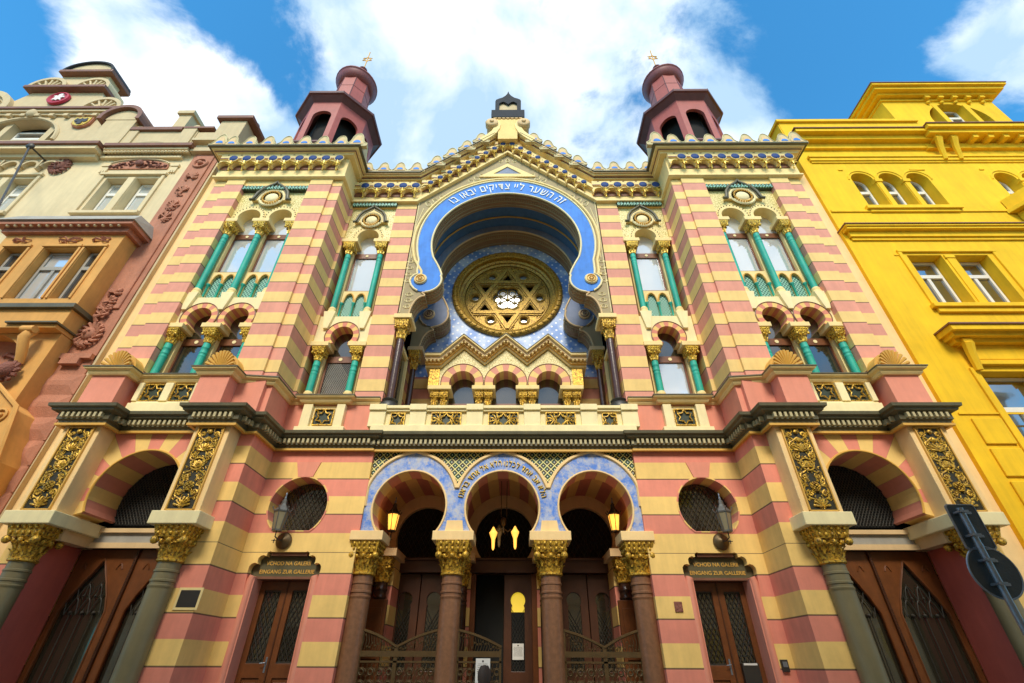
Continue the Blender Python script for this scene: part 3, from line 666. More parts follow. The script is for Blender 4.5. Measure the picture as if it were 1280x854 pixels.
# ---------------------------------------------------------------- lower towers
TC = 7.2
def lower_tower(sx):
    # central wall with the fan of voussoirs: arch above, door opening below
    op = [(1.21, -.50), (1.21, 1.27), (-1.21, 1.27), (-1.21, -.50)]+arc(0, 0, .86, 206, -26, 34)
    b = MB(); b.prism(op, -.95, -.30)
    b.build('gate_wall', 'fan', syn, sx, loc=(sx*TC, 0, ZA))
    b = MB(); b.smooth = True; b.tube([(TC+.86*cos(R(t)), -.955, ZA+.86*sin(R(t))) for t in range(-26, 207, 6)], .022, 6); b.build('arch_edge', 'ochre', syn, sx)
    # jambs in red plaster
    for q in (-1.205, 1.205): MB().box(TC+q-.035, TC+q+.035, -.93, -.12, 0, 3.5).build('jamb', 'red', syn, sx)
    # deep soffit of the arch
    b = MB(); b.prism(band(0, 0, .85, .91, -26, 206), -.94, -.12); b.build('arch_soffit', 'rad20', syn, loc=(sx*TC, 0, ZA), sx=sx)
    lun = MB().prism([(TC+x, ZA+z) for x, z in arc(0, 0, .88, -30, 210, 30)], -.12, -.10).build('lunette', 'dark', syn, sx)
    g = MB()
    for i in range(-22, 23):
        for sg in (1, -1):
            pts = [(TC+i*.065+sg*j*.02, -.15, ZA+j*.03) for j in range(-14, 30) if (i*.065+sg*j*.02)**2+(j*.03)**2 < .84**2]
            if len(pts) > 1: g.tube([pts[0], pts[-1]], .009, 4)
    g.build('lattice_grille', 'iron', lun, sx)
    # lintel beam
    b = MB(); b.box(TC-1.2, TC+1.2, -.22, -.05, 3.50, 3.84); l = b.build('lintel', 'lead', syn, sx)
    MB().box(TC-1.2, TC+1.2, -.28, -.2, 3.76, 3.84).box(TC-1.2, TC+1.2, -.28, -.2, 3.47, 3.57).build('lintel_moulding', 'tanstone', l, sx)
    # carved double door with pointed glazed panels
    for s2 in (-1, 1):
        x0, x1 = sorted((TC+s2*.015, TC+s2*1.17)); xm = (x0+x1)/2+s2*.03
        half = [(.44, 1.0), (.44, 2.42), (.36, 2.62), (.35, 2.66), (.25, 2.84), (.235, 2.88), (.13, 3.06), (.11, 3.10), (0, 3.30)]
        gl = [(xm+x, z) for x, z in half]+[(xm-x, z) for x, z in half[::-1][1:]]
        d = MB().prism([(x0, 0), (x1, 0), (x1, 3.47), (x0, 3.47)], -.10, 0, [gl])
        d.smooth = True
        d.tube([(x, -.105, z) for x, z in [p for p in gl]], .018, 5, closed=True)
        for s3 in (1, -1): d.tube([(xm+s3*(.30+.12*q), -.105, 3.12+.10*sin(q*pi)) for q in (0, .25, .5, .75, 1)], .014, 5)
        door = d.build('carved_door', 'wood', syn, sx)
        MB().prism(gl, -.03, -.02).build('door_glass', 'dpane', door, sx)
        g = MB(); g.smooth = True
        for xx in (-.22, 0, .22):
            g.tube([(xm+xx, -.07, 1.0), (xm+xx, -.07, 2.35 if xx else 2.45)], .010, 4)
        for xx in (-.33, -.11, .11, .33):
            for s3 in (1, -1): g.tube([(xm+xx+s3*.11*q, -.07, 2.35+.28*sin(q*pi/2)) for q in (0, .3, .6, .85, 1)][::-1], .010, 4)
        for xx in (-.22, 0, .22):
            for s3 in (1, -1): g.tube([(xm+xx+s3*.11*q, -.07, 2.62+.24*sin(q*pi/2)) for q in (0, .3, .6, .85, 1)], .009, 4)
            g.ball((xm+xx, -.075, 2.38), .035, n=6, m=4); g.ball((xm+xx, -.075, 1.12), .03, n=6, m=4)
        for xx in (-.11, .11): g.tube([(xm+xx, -.07, 2.6), (xm+xx, -.07, 2.9)], .009, 4); g.ball((xm+xx, -.075, 2.66), .025, n=6, m=4)
        g.build('door_tracery', 'iron', door, sx)
    b = MB(); b.smooth = True; b.tube([(TC, -.125, 0), (TC, -.125, 3.47)], .03, 8)
    for k in range(60): b.ball((TC, -.155, .6+k*.047), .014, n=5, m=3)
    b.build('door_astragal', 'dkwood', syn, sx)
    MB().box(TC-1.2, TC+1.2, .02, .04, 0, 5.3).build('door_backing', 'dark', syn, sx)
    # piers
    for xc, x0, x1 in ((5.86, 5.50, 6.22), (8.51, 8.15, 8.90)):
        b = MB().box(x0, x1, -1.34, -.5, 3.88, 5.64); p = b.build('pier', 'peach', syn, sx, bevel=.012)
        b = MB().box(x0-.09, x1+.08, -1.44, -.14, 3.66, 3.885); b.build('impost', 'pale', syn, sx, bevel=.012)
        b = MB().box(x0-.01 if xc > 7 else x1-.35, x0+.35 if xc > 7 else x1+.01, -.95, -.14, 3.47, 3.66); b.build('impost_soffit', 'tanstone', syn, sx)
        place(SP, (sx*(xc), -1.352, 3.92))
        column(xc, -1.05, 0, 3.07, .19, .60, .33, 'olive', sx=sx)
    # striped corner masses
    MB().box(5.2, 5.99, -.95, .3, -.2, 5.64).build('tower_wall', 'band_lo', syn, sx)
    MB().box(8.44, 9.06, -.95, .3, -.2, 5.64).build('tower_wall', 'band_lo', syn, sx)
both(lower_tower)
# small fixed plates on the walls are parts of nothing: things of their own (see below)
# ---------------------------------------------------------------- lower cornice
def lower_path(sx): pass
pathR = [(0, .02), (2.98, .02), (2.98, -.04), (5.2, -.04), (5.2, -.97), (5.43, -.97), (5.43, -1.38), (6.28, -1.38), (6.28, -.99), (8.08, -.99), (8.08, -1.38), (8.97, -1.38), (8.97, -.6)]
path = [(-x, y) for x, y in pathR[::-1]][:-1]+pathR[1:]
prof = [(-.1, 5.60), (.04, 5.60), (.05, 5.66), (.09, 5.68), (.09, 5.80), (.19, 5.84), (.20, 5.88), (.25, 5.90), (.26, 5.965), (-.1, 5.975)]
cor = MB().sweep(path, prof).build('string_cornice', 'darkcorn', syn)
prof2 = [(.03, 5.565), (.05, 5.565), (.055, 5.6), (.03, 5.6)]
MB().sweep(path, [(0, 5.555), (.075, 5.555), (.075, 5.60), (0, 5.60)]).build('cornice_fillet', 'ochre', cor)
dn = MB()
for i in range(len(path)-1):
    p, q = Vector(path[i]), Vector(path[i+1]); L = (q-p).length
    if L < .2: continue
    d = (q-p)/L; nrm = Vector((d.y, -d.x)); n = max(1, int(L/.105))
    for k in range(n):
        c = p+d*(L*(k+.5)/n)
        pts = []
        for ds, o in ((-.026, .08), (.026, .08), (.026, .165), (-.026, .165)):
            w = c+d*ds+nrm*o; pts.append((w.x, w.y))
        dn.prism_z(pts, 5.70, 5.80)
dn.build('dentil_course', 'dentil', cor)
MB().prism_z([(-9.05, .3)]+[(x, y+.02) for x, y in path[1:-1]]+[(9.05, .3)], 5.62, 5.70).build('cornice_bed', 'peach', syn)
# ================================================================ UPPER FLOORS
ZB, ZT = 5.95, 14.32
# pedestal zone
def pedestal(sx):
    MB().box(3.0, 5.2, .04, .5, ZB, 6.8).build('plinth_wall', 'sal', syn, sx)
    MB().box(5.2, 9.0, -.90, .3, ZB, 6.85).build('plinth_wall', 'sal', syn, sx)
    # window apron of the side bay
    b = MB(); b.box(3.70, 4.86, -.12, .05, ZB, 6.14); b.box(3.78, 3.98, -.10, .05, 6.14, 6.72); b.box(4.56, 4.78, -.10, .05, 6.14, 6.72); b.box(3.98, 4.56, .0, .05, 6.14, 6.72); b.build('window_apron', 'pale', syn, sx, bevel=.01)
    place(STP2, (sx*4.27, -.04, 6.2))
    # tower apron between the pedestals
    b = MB(); b.box(6.72, 8.05, -1.17, -.8, ZB, 6.20); b.box(6.72, 8.05, -1.10, -.8, 6.2, 6.27); 
    for xa, xb in ((6.72, 6.80), (7.28, 7.46), (7.94, 8.05)): b.box(xa, xb, -1.13, -.8, 6.27, 6.72)
    b.box(6.8, 7.94, -1.02, -.8, 6.27, 6.72); b.build('window_apron', 'pale', syn, sx, bevel=.01)
    for xc in (7.04, 7.70): place(STP2, (sx*xc, -1.07, 6.29))
    # salmon pedestals with shells
    for x0, x1 in ((5.93, 6.58), (8.22, 8.95)):
        MB().box(x0, x1, -1.36, -.85, ZB, 6.84).build('pedestal', 'sal', syn, sx, bevel=.008)
    MB().box(5.32, 5.93, -1.02, -.85, ZB, 6.84).build('pedestal', 'sal', syn, sx, bevel=.008)
both_p = []
STP2 = star_panel_proto(.235, .42)
both(pedestal)
sillprof = [(-.12, 6.76), (.03, 6.76), (.06, 6.80), (.06, 6.84), (.13, 6.87), (.14, 6.905), (-.12, 6.93)]
spathR = [(2.99, .05), (3.72, .05), (3.72, -.08), (4.84, -.08), (4.84, .05), (5.2, .05), (5.2, -.92), (5.90, -1.0), (5.90, -1.38), (6.60, -1.38), (6.60, -1.05), (8.18, -1.05), (8.18, -1.38), (8.97, -1.38), (8.97, -.5)]
for sx in SX:
    pth = spathR if sx > 0 else [(-x, y) for x, y in spathR[::-1]]
    c = MB().sweep(pth, sillprof).build('sill_cornice', 'cream', syn)
    MB().sweep(pth, [(.0, 6.903), (.155, 6.903), (.155, 6.928), (.0, 6.94)]).build('sill_flashing', 'darkcorn', c)
    for xc in (6.26, 8.58):
        b = MB(); b.box(xc-.36, xc+.36, -1.24, -.9, 6.93, 7.06); b.build('shell_block', 'yel', syn, sx)
        s = MB(); s.smooth = True
        for k in range(13):                         # ribbed half shell
            t = pi*(k)/12
            s.tube([(xc+.32*q*cos(t), -1.27-.11*sin(q*pi*.55), 6.97+.42*q*sin(t)) for q in (.0, .3, .6, .85, 1)], .034, 6, taper=lambda q: .35+.9*q)
        s.smooth = False; s.prism(arc(xc, 6.94, .35, 0, 180, 20, .46), -1.24, -.98); s.build('shell', 'ochre', syn, sx)
# balustrade of the centre
b = MB()
b.box(-3.05, 3.05, -.22, .1, ZB, 6.13); b.box(-3.02, 3.02, -.10, .06, 6.13, 6.50); b.box(-3.06, 3.06, -.16, .12, 6.50, 6.56); b.box(-3.08, 3.08, -.20, .14, 6.56, 6.64)
for xc in (-2.95, -2.0, -.67, .67, 2.0, 2.95): b.box(xc-.19, xc+.19, -.19, .12, 6.10, 6.52); b.box(xc-.20, xc+.20, -.235, .14, 6.505, 6.66)
bal = b.build('balustrade', 'pale', syn, bevel=.012)
for xc in (-1.335, 0, 1.335): place(STP, (xc, -.155, 6.10))
for xc in (-2.47, 2.47): place(STN, (xc, -.155, 6.10))

# ---- striped walls
def upper_walls(sx):
    # side bay: openings cut where the window group stands
    hole = [(3.66, 6.9), (5.11, 6.9), (5.11, 14.05), (3.66, 14.05)]
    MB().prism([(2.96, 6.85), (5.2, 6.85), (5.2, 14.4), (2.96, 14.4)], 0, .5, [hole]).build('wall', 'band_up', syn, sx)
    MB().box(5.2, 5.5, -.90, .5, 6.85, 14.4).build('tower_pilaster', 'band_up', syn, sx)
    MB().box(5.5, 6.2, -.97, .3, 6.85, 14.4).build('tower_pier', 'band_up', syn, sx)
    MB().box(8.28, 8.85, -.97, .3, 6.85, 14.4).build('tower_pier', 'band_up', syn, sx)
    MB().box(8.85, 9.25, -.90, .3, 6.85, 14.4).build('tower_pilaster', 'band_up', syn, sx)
    MB().box(6.2, 8.28, -.905, .3, 14.0, 14.4).build('tower_band', 'yel', syn, sx)
    MB().box(9.06, 9.9, -.50, .3, -.2, 15.1).build('boundary_strip', 'peach', syn, sx)
both(upper_walls)

def horseshoe_ring(cx, cz, ri, ro, zb, y0, y1, mat, sx, name='arch_ring'):
    MB().prism([(x-cx, z-cz) for x, z in ring(cx, cz, ri, ro, zb, 26)], y0, y1).build(name, mat, syn, sx, loc=(sx*cx, 0, cz))
def window_group(cents, cols, x0, x1, Y, sx, tower):
    # back filling wall and reveals
    dY = .34
    # ---- lower storey
    zc, ri, ro = 8.80, .305, .455
    holes = [horseshoe(c, zc, ri, 8.56, 24) for c in cents]
    MB().prism(notched(x0, x1, 8.55, 9.47, [(c, zc, ri) for c in cents]), Y, Y+.40).build('spandrel', 'pale', syn, sx)
    for c in cents: horseshoe_ring(c, zc, ri-.004, ro, 8.56, Y-.03, Y+.38, 'rad20', sx)
    for c in cents:
        b = MB(); b.smooth = True; b.tube([(c+(ro+.005)*cos(R(t)), Y-.035, zc+(ro+.005)*sin(R(t))) for t in range(-25, 206, 7)], .012, 5); b.build('arch_edge', 'gut', syn, sx)
    for i, c in enumerate(cols):
        column(c, Y+.05, 6.96, 8.02, .084, .38, .17, 'teal', 'goldb', sx=sx, rings=True)
        MB().box(c-.24, c+.24, Y-.13, Y+.38, 8.42, 8.55).build('impost', 'cream', syn, sx, bevel=.01)
        MB().box(c-.11, c+.11, Y+.16, Y+.45, 6.93, 8.42).build('mullion_pier', 'cream', syn, sx)
    for c in cents:
        w = .37
        f = MB(); y = Y+.27
        f.box(c-w, c+w, y, y+.08, 8.13, 8.32); f.box(c-w, c-w+.05, y, y+.06, 6.93, 8.13); f.box(c+w-.05, c+w, y, y+.06, 6.93, 8.13); f.box(c-w, c+w, y, y+.06, 6.90, 6.97)
        fr = f.build('window', 'framewood', syn, sx)
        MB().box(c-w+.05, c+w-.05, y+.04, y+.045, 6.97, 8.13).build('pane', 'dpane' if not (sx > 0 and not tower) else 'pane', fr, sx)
        MB().box(c-w, c+w, y+.04, y+.045, 8.32, 9.1).build('upper_pane', 'dpane', fr, sx)
        if sx < 0 and not tower:
            g = MB()
            for i in range(-16, 22):
                for sg in (1, -1):
                    pts = [(c+i*.05+sg*j*.014, y+.03, 6.97+j*.02) for j in range(0, 58) if abs(i*.05+sg*j*.014) < w-.06]
                    if len(pts) > 1: g.tube([pts[0], pts[-1]], .008, 4)
            g.build('patterned_glazing', 'lead', fr, sx)
        s = MB(); s.smooth = True
        s.lathe([(0, 0), (.05, 0), (.05, .012), (0, .012)], 0, 0, 12, axis='y'); s.v = [(vx+c, y-.015+vy, vz+8.225) for vx, vy, vz in s.v]; s.build('rosette', 'pale', fr, sx)
    # ---- upper storey
    zc, ri = 12.62, .34
    zt = 13.79 if tower else 13.98; ztop = zt-.005
    holes = [horseshoe(c, zc, ri, 12.46, 26) for c in cents]
    MB().prism(notched(x0, x1, 12.45, ztop, [(c, zc, ri) for c in cents]), Y, Y+.40).build('ornamental_panel', 'vine', syn, sx)
    for c in cents:
        horseshoe_ring(c, zc, ri-.004, ri+.125, 12.46, Y-.03, Y+.38, 'cream', sx)
        b = MB(); b.smooth = True
        for t in range(-15, 200, 13): b.ball((c+(ri+.10)*cos(R(t)), Y-.035, zc+(ri+.10)*sin(R(t))), .018, n=6, m=4)
        b.build('beading', 'darkcorn', syn, sx)
    for i, c in enumerate(cols):
        column(c, Y+.05, 9.62, 11.88, .080, .42, .18, 'teal', 'goldb', sx=sx)
        MB().box(c-.25, c+.25, Y-.13, Y+.38, 12.32, 12.455).build('impost', 'cream', syn, sx, bevel=.01)
        MB().box(c-.10, c+.10, Y+.16, Y+.45, 9.47, 12.32).build('mullion_pier', 'cream', syn, sx)
        MB().prism([(c-.06, 9.02), (c+.06, 9.02), (c+.165, 9.60), (c-.165, 9.60)], Y-.075, Y+.2).build('column_block', 'pale', syn, sx, bevel=.008)
    for c in cents:
        w = .38; y = Y+.27
        f = MB(); f.box(c-w, c+w, y, y+.08, 11.97, 12.16); f.box(c-w, c-w+.045, y, y+.06, 10.6, 11.97); f.box(c+w-.045, c+w, y, y+.06, 10.6, 11.97); f.box(c-w, c+w, y-.03, y+.06, 10.53, 10.61)
        fr = f.build('window', 'framewood', syn, sx)
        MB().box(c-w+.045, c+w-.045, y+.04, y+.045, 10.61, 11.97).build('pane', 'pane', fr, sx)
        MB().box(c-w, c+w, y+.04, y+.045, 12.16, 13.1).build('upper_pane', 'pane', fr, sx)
        s = MB(); s.smooth = True; s.lathe([(0, 0), (.045, 0), (.045, .012), (0, .012)], 0, 0, 12, axis='y'); s.v = [(vx+c, y-.015+vy, vz+12.06) for vx, vy, vz in s.v]; s.build('rosette', 'pale', fr, sx)
        # teal twin-arched apron panel
        pan = MB().box(c-w, c+w, Y+.22, Y+.26, 9.47, 10.53).build('apron_panel', 'tealtile', syn, sx)
        a1 = []
        for cc in (c-.165, c+.165): a1.append([(cc-.15, 9.5), (cc+.15, 9.5), (cc+.15, 10.08)]+[(cc+.15-.15*q*q, 10.08+.34*sin(q*pi/2)) for q in (.3, .6, .85, 1)]+[(cc-.15+.15*q*q, 10.08+.34*sin(q*pi/2)) for q in (.85, .6, .3)]+[(cc-.15, 10.08)])
        MB().prism([(c-w, 9.47), (c+w, 9.47), (c+w, 10.53), (c-w, 10.53)], Y+.17, Y+.22, a1).build('apron_tracery', 'cream', pan, sx)
        t = MB(); t.smooth = True
        for cc in (c-.165, c+.165):
            for s3 in (1, -1): t.tube([(cc+s3*.14, Y+.165, 10.05)]+[(cc+s3*(.15-.15*q*q), Y+.155, 10.07+.36*sin(q*pi/2)) for q in (.0, .3, .6, .85, 1)], .022, 6)
        t.build('tracery_ribs', 'ochre', pan, sx)
        t = MB(); t.smooth = True
        for xx in (-.34, 0, .34): t.lathe([(.03, 9.5), (.03, 10.0), (.055, 10.03), (.055, 10.07)], c+xx, Y+.155, 8)
        t.build('small_columns', 'teal', pan, sx)
    # medallion with ogee hood over the pair
    cm = (cents[0]+cents[-1])/2; zm = 13.42 if tower else 13.33; k = 1.02 if tower else .92
    hood = [(.62, -.12), (.52, -.10), (.50, .02), (.46, .20), (.34, .40), (.16, .55), (.05, .63), (0, .74)]
    pts = [(cm+x*k, zm+z*k) for x, z in hood]+[(cm-x*k, zm+z*k) for x, z in hood[::-1][1:]]
    h = MB(); h.smooth = True; h.tube([(x, Y-.13, z) for x, z in pts], .045*k, 8); h.tube([(cm+(x-cm)*.86, Y-.09, zm+(z-zm)*.84) for x, z in pts], .03*k, 6)
    h.build('ogee_hood', 'darkcorn', syn, sx)
    MB().prism([(cm+(x-cm)*.93, zm+(z-zm)*.93) for x, z in pts], Y-.10, Y).build('medallion_ground', 'cream', syn, sx)
    m = MB(); m.smooth = True; m.lathe([(0, -.15), (.12*k, -.15), (.19*k, -.11), (.20*k, -.09), (.33*k, -.10), (.36*k, -.13), (.39*k, -.10)], 0, 0, 28, axis='y'); m.v = [(vx+cm, Y+vy, zm+vz) for vx, vy, vz in m.v]
    md = m.build('medallion', 'pale', syn, sx)
    g = MB(); g.smooth = True
    for q in range(22): t = 2*pi*q/22; g.ball((cm+.26*k*cos(t), Y-.125, zm+.26*k*sin(t)), .035*k, n=6, m=4)
    g.build('medallion_beads', 'ochre', md, sx)
    # green toothed tile course
    b = MB(); n = int((x1-x0)/.105)
    TY = Y-.10; b.box(x0, x1, TY, Y+.3, zt, zt+.205); MBb = b.build('tile_course', 'dkgreen', syn, sx)
    t = MB()
    for i in range(n):
        x = x0+(i+.5)*(x1-x0)/n; t.prism([(x-.045, zt+.01), (x+.045, zt+.01), (x+.045, zt+.06), (x+.005, zt+.185), (x-.04, zt+.10)], TY-.05, TY)
    t.build('tile_teeth', 'tealtile', MBb, sx)
for sx in SX:
    GK[0] = 1.006
    window_group([4.375], [4.87, 3.88], 3.64, 5.12, .07, sx, False)
    GK[0] = 1
    window_group([6.775, 7.725], [6.31, 7.25, 8.19], 6.2, 8.28, -.80, sx, True)

# ================================================================ GREAT ARCH
ZG = 12.42
def opening_half(k=0.0):
    """right half of the niche opening from crown to impost; k widens the opening"""
    P = [(2.32*cos(R(t)), ZG+2.31*sin(R(t))) for t in range(90, -19, -3)]
    P += [(2.06, 11.42), (1.96, 11.20), (1.885, 11.00)]
    P += [(2.335+.46*cos(R(t)), 10.78+.46*sin(R(t))) for t in range(158, 276, 9)]
    P += [(2.40, 10.315), (2.30, 10.235), (2.30, 10.19)]
    P += [(2.30+.36*sin(R(t)), 9.50+.69*cos(R(t))) for t in range(8, 90, 8)]
    P += [(2.68, 9.46)]
    return P
HALF = opening_half()
def zb(x): return 14.26+max(0, 2.96-abs(x))*.935
def arch_slab(y0, y1, mats, front, deep):
    full = HALF[::-1]; left = [(-x, z) for x, z in HALF[1:]]
    inner = full+left       # from right impost over the crown to the left impost
    outer = [(-2.985, 9.46), (-2.985, 14.34), (0, 14.34+2.985*.935 if not deep else 15.2), (2.985, 14.34), (2.985, 9.46)] if not deep else [(-2.985, 9.46), (-2.985, 15.3), (2.985, 15.3), (2.985, 9.46)]
    b = MB(); b.prism(outer+inner, y0, y1); s = b.build('great_arch' if not deep else 'inner_arch', mats, syn)
    # brown relief soffit
    mid = MB(); mid.smooth = True
    L = len(inner)
    for i in range(L-1):
        p, q = inner[i], inner[i+1]
        mid.add([(p[0]*.998, y0+.03, p[1]), (q[0]*.998, y0+.03, q[1]), (q[0]*.998, y1-.02, q[1]), (p[0]*.998, y1-.02, p[1])], [(0, 1, 2, 3)])
    mid.build('arch_soffit', 'brown', s, recalc=False)
    for yy in (y0+.12, y0+.3, y1-.1):
        t = MB(); t.smooth = True; t.tube([(x, yy, z) for x, z in inner], .022, 5); t.build('soffit_rib', 'tan', s)
    # dentil studs
    t = MB(); acc = 0
    for i in range(L-1):
        p, q = Vector(inner[i]), Vector(inner[i+1]); d = (q-p).length
        while acc < d:
            c = p+(q-p)*(acc/d)
            for yy in (y0+.07, y0+.2): t.box(c.x-.02, c.x+.02, yy, yy+.05, c.y-.02, c.y+.02)
            acc += .085
        acc -= d
    t.build('soffit_studs', 'tan', s)
    # coloured ring
    oh = [(2.76*cos(R(t)), 12.50+2.92*sin(R(t))) for t in range(90, -22, -4)]
    oh += [(2.62, 11.15), (2.60, 11.02), (2.68, 10.98), (2.76, 10.88), (2.785, 10.75), (2.74, 10.60), (2.64, 10.46), (2.52, 10.37)]
    k = len([1 for p in HALF if True])
    ih = [p for p in HALF if p[1] > 10.32 and not (p[0] > 2.36 and p[1] < 10.33)]
    poly = oh[::-1]+[(-x, z) for x, z in oh[1:]]+[(-x, z) for x, z in ih[::-1]]+ih[1:]
    b = MB(); b.prism(poly, y0-.03, y0-.002); rg = b.build('arch_ring', front, s)
    rim = MB(); rim.smooth = True
    allin = ih[::-1]+[(-x, z) for x, z in ih[1:]]; rim.tube([(x*.997, y0-.035, z) for x, z in allin], .030, 6)
    allo = oh[::-1]+[(-x, z) for x, z in oh[1:]]; rim.tube([(x, y0-.035, z) for x, z in allo], .032 if not deep else .02, 6)
    rim.build('ring_rim', 'pale' if not deep else 'tanstone', rg)
    if not deep:
        r2 = MB(); r2.smooth = True; r2.tube([((x*1.045 if z > 11.2 else x+.12), y0-.02, z+(.12 if z > 12.5 else 0)*max(0, (z-12.5)/3)) for x, z in allo if z > 10.95], .045, 6); r2.build('outer_moulding', 'cream', rg)
    for sx in SX:
        m = MB(); m.smooth = True; m.lathe([(0, -.09), (.06, -.09), (.10, -.06), (.17, -.07), (.19, -.05), (.19, 0)], 0, 0, 24, axis='y'); m.v = [(vx+sx*2.48, y0+vy-.02, vz+10.80) for vx, vy, vz in m.v]
        md = m.build('volute_boss', 'cream' if not deep else 'tanstone', s)
        r = MB(); r.smooth = True; r.tube([(sx*2.48+.125*cos(R(t)), y0-.10, 10.80+.125*sin(R(t))) for t in range(0, 360, 20)], .014, 5, closed=True)
        for q in range(6): r.ball((sx*2.48+.05*cos(q*pi/3), y0-.12, 10.80+.05*sin(q*pi/3)), .025, n=5, m=3)
        r.build('boss_rosette', 'ochre' if not deep else 'gut', md)
        # rim of the concave bracket
        br = MB(); br.smooth = True; br.tube([(sx*x, y0-.01, z) for x, z in HALF if z < 10.33], .028, 6); br.build('bracket_edge', 'tanstone', s)
    return s
arch_slab(0.0, .54, 'tan', 'blue', False)
arch_slab(1.65, 2.30, 'tan', 'greyblue', True)
# painted strapwork loops as raised lines
st = MB(); st.smooth = True
def loopchain(cx, cz, n, step, ang, r):
    for i in range(n):
        x = cx+i*step*cos(ang); z = cz+i*step*sin(ang)
        for ph in (0, pi/2):
            st.tube([(x+r*cos(t)*(1.35 if ph else .8)*cos(ang+ph)-r*.75*sin(t)*sin(ang+ph), -.008, z+r*cos(t)*(1.35 if ph else .8)*sin(ang+ph)+r*.75*sin(t)*cos(ang+ph)) for t in [2*pi*k/16 for k in range(16)]], .011, 4, closed=True)
for s2 in (1, -1):
    loopchain(s2*2.60, 14.20, 3, .27, pi/2 if False else R(90+s2*55), .12)
    loopchain(s2*1.25, 15.42, 3, .25, R(90+s2*50), .10)
    loopchain(s2*2.86, 11.55, 4, .26, R(-90), .075)
    loopchain(s2*2.74, 10.25, 3, .22, R(-90), .08)
    st.tube([(s2*2.93, -.008, 9.6), (s2*2.93, -.008, 14.3)], .012, 4)
    st.tube([(s2*2.88, -.008, 14.36), (s2*.1, -.008, 16.93)], .014, 4)
    st.tube([(s2*2.86, -.008, 11.7), (s2*2.90, -.008, 13.2), (s2*2.75, -.008, 14.0)], .012, 4)
loopchain(-.25, 16.62, 3, .25, 0, .08)
st.build('painted_strapwork', 'pale', syn)
# triangle over the crown
MB().prism([(-1.0, 15.64), (1.0, 15.64), (0, 16.40)], -.05, 0, [[(-.50, 15.80), (.50, 15.80), (0, 16.22)]]).build('crown_triangle', 'cream', syn)
MB().prism([(-.52, 15.79), (.52, 15.79), (0, 16.24)], -.02, -.003).build('triangle_field', 'greyblue', syn)
t = MB(); arc_text(t, 'זה השער ליי צדיקים יבאו בו', 0, 12.40, 2.46, 2.53, -.045, 43, 136, .50, .012); t.build('inscription', 'white', syn)
# vault of the niche
vl = MB(); vl.smooth = True
prv = [(2.60*cos(R(t)), ZG+2.60*sin(R(t))) for t in range(90, -30, -4)]+[(2.7, 10.9), (2.95, 10.4), (2.95, 9.2)]
allv = prv[::-1]+[(-x, z) for x, z in prv[1:]]
for i in range(len(allv)-1):
    p, q = allv[i], allv[i+1]; vl.add([(p[0], .5, p[1]), (q[0], .5, q[1]), (q[0], 1.68, q[1]), (p[0], 1.68, p[1])], [(0, 1, 2, 3)])
v = vl.build('niche_vault', 'dkblue', syn)
t = MB(); t.smooth = True; t.tube([(x*.985, 1.18, ZG+(z-ZG)*.985) for x, z in allv if z > 11.2], .03, 6); t.build('vault_rib', 'ochre', v)
MB().box(-3.1, 3.1, .54, 2.6, 15.1, 15.3).build('niche_roof', 'tan', syn)
for s2 in SX:
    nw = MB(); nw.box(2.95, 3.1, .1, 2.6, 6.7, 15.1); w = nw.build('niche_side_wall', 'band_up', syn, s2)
    fr = MB(); fr.box(2.86, 2.95, .55, .65, 6.7, 8.9).box(2.86, 2.95, 1.30, 1.40, 6.7, 8.9).box(2.86, 2.95, .55, 1.40, 8.85, 8.95); fr.build('niche_window_frame', 'cream', syn, s2)
    MB().box(2.93, 2.948, .65, 1.30, 6.7, 8.85).build('niche_window', 'dpane', syn, s2)
    # green tile corner
    column(2.80, .10, 6.93, 8.72, .105, .62, .19, 'dkshaft', 'gold', sx=s2, rings=False, base=False)
    bb = MB(); bb.smooth = True; bb.lathe([(.24, 6.66), (.24, 6.78), (.17, 6.84), (.20, 6.9), (.12, 6.96)], 2.80, .10, 16); bb.build('column_base', 'black', syn, s2)
    MB().box(2.54, 3.03, -.13, .54, 9.33, 9.47).build('impost', 'cream', syn, s2, bevel=.012)
    column(2.74, 1.62, 6.6, 8.72, .085, .62, .17, 'dkshaft', 'gold', sx=s2, rings=False, base=False)
    MB().box(2.50, 3.0, 1.45, 2.3, 9.33, 9.47).build('impost', 'tanstone', syn, s2, bevel=.012)
    b = MB()
    for j in range(4): b.box(2.86, 2.90, .28+.02*j, .34, 8.75+.14*j, 8.84+.14*j)
    b.build('green_tile_strip', 'teal', syn, s2)
MB().box(-2.95, 2.95, .1, 2.6, 6.45, 6.6).build('balcony_floor', 'lead', syn)
# ---- rose wall
ZR = 12.33
ro_hole = arc(0, ZR, 1.70, 0, 354, 59)
MB().prism([(-3.0, 8.9), (3.0, 8.9), (3.0, 15.1), (-3.0, 15.1)], 2.31, 2.45, [ro_hole]).build('star_wall', 'stars', syn)
MB().box(-3.0, 3.0, 2.33, 2.45, 6.5, 8.9).build('wall', 'band_up', syn)
def torus_prof(name, prof, mat, parent, y0):
    m = MB(); m.smooth = True; m.lathe([(r, y) for r, y in prof], 0, 0, 72, axis='y', cap=False); m.v = [(vx, vy+y0, vz+ZR) for vx, vy, vz in m.v]; return m.build(name, mat, parent)
rose = MB().prism(arc(0, ZR, 1.70, 0, 354, 59), 2.80, 2.84).build('rose_window', 'dark', syn)
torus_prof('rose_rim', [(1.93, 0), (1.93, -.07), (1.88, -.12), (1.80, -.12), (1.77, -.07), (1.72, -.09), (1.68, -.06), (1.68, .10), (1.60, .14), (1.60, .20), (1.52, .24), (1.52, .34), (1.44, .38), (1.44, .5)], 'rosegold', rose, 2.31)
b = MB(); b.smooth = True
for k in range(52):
    t = 2*pi*k/52; b.ball((1.84*cos(t), 2.19, ZR+1.84*sin(t)), .055, 1.3, .6, .8, 6, 4)
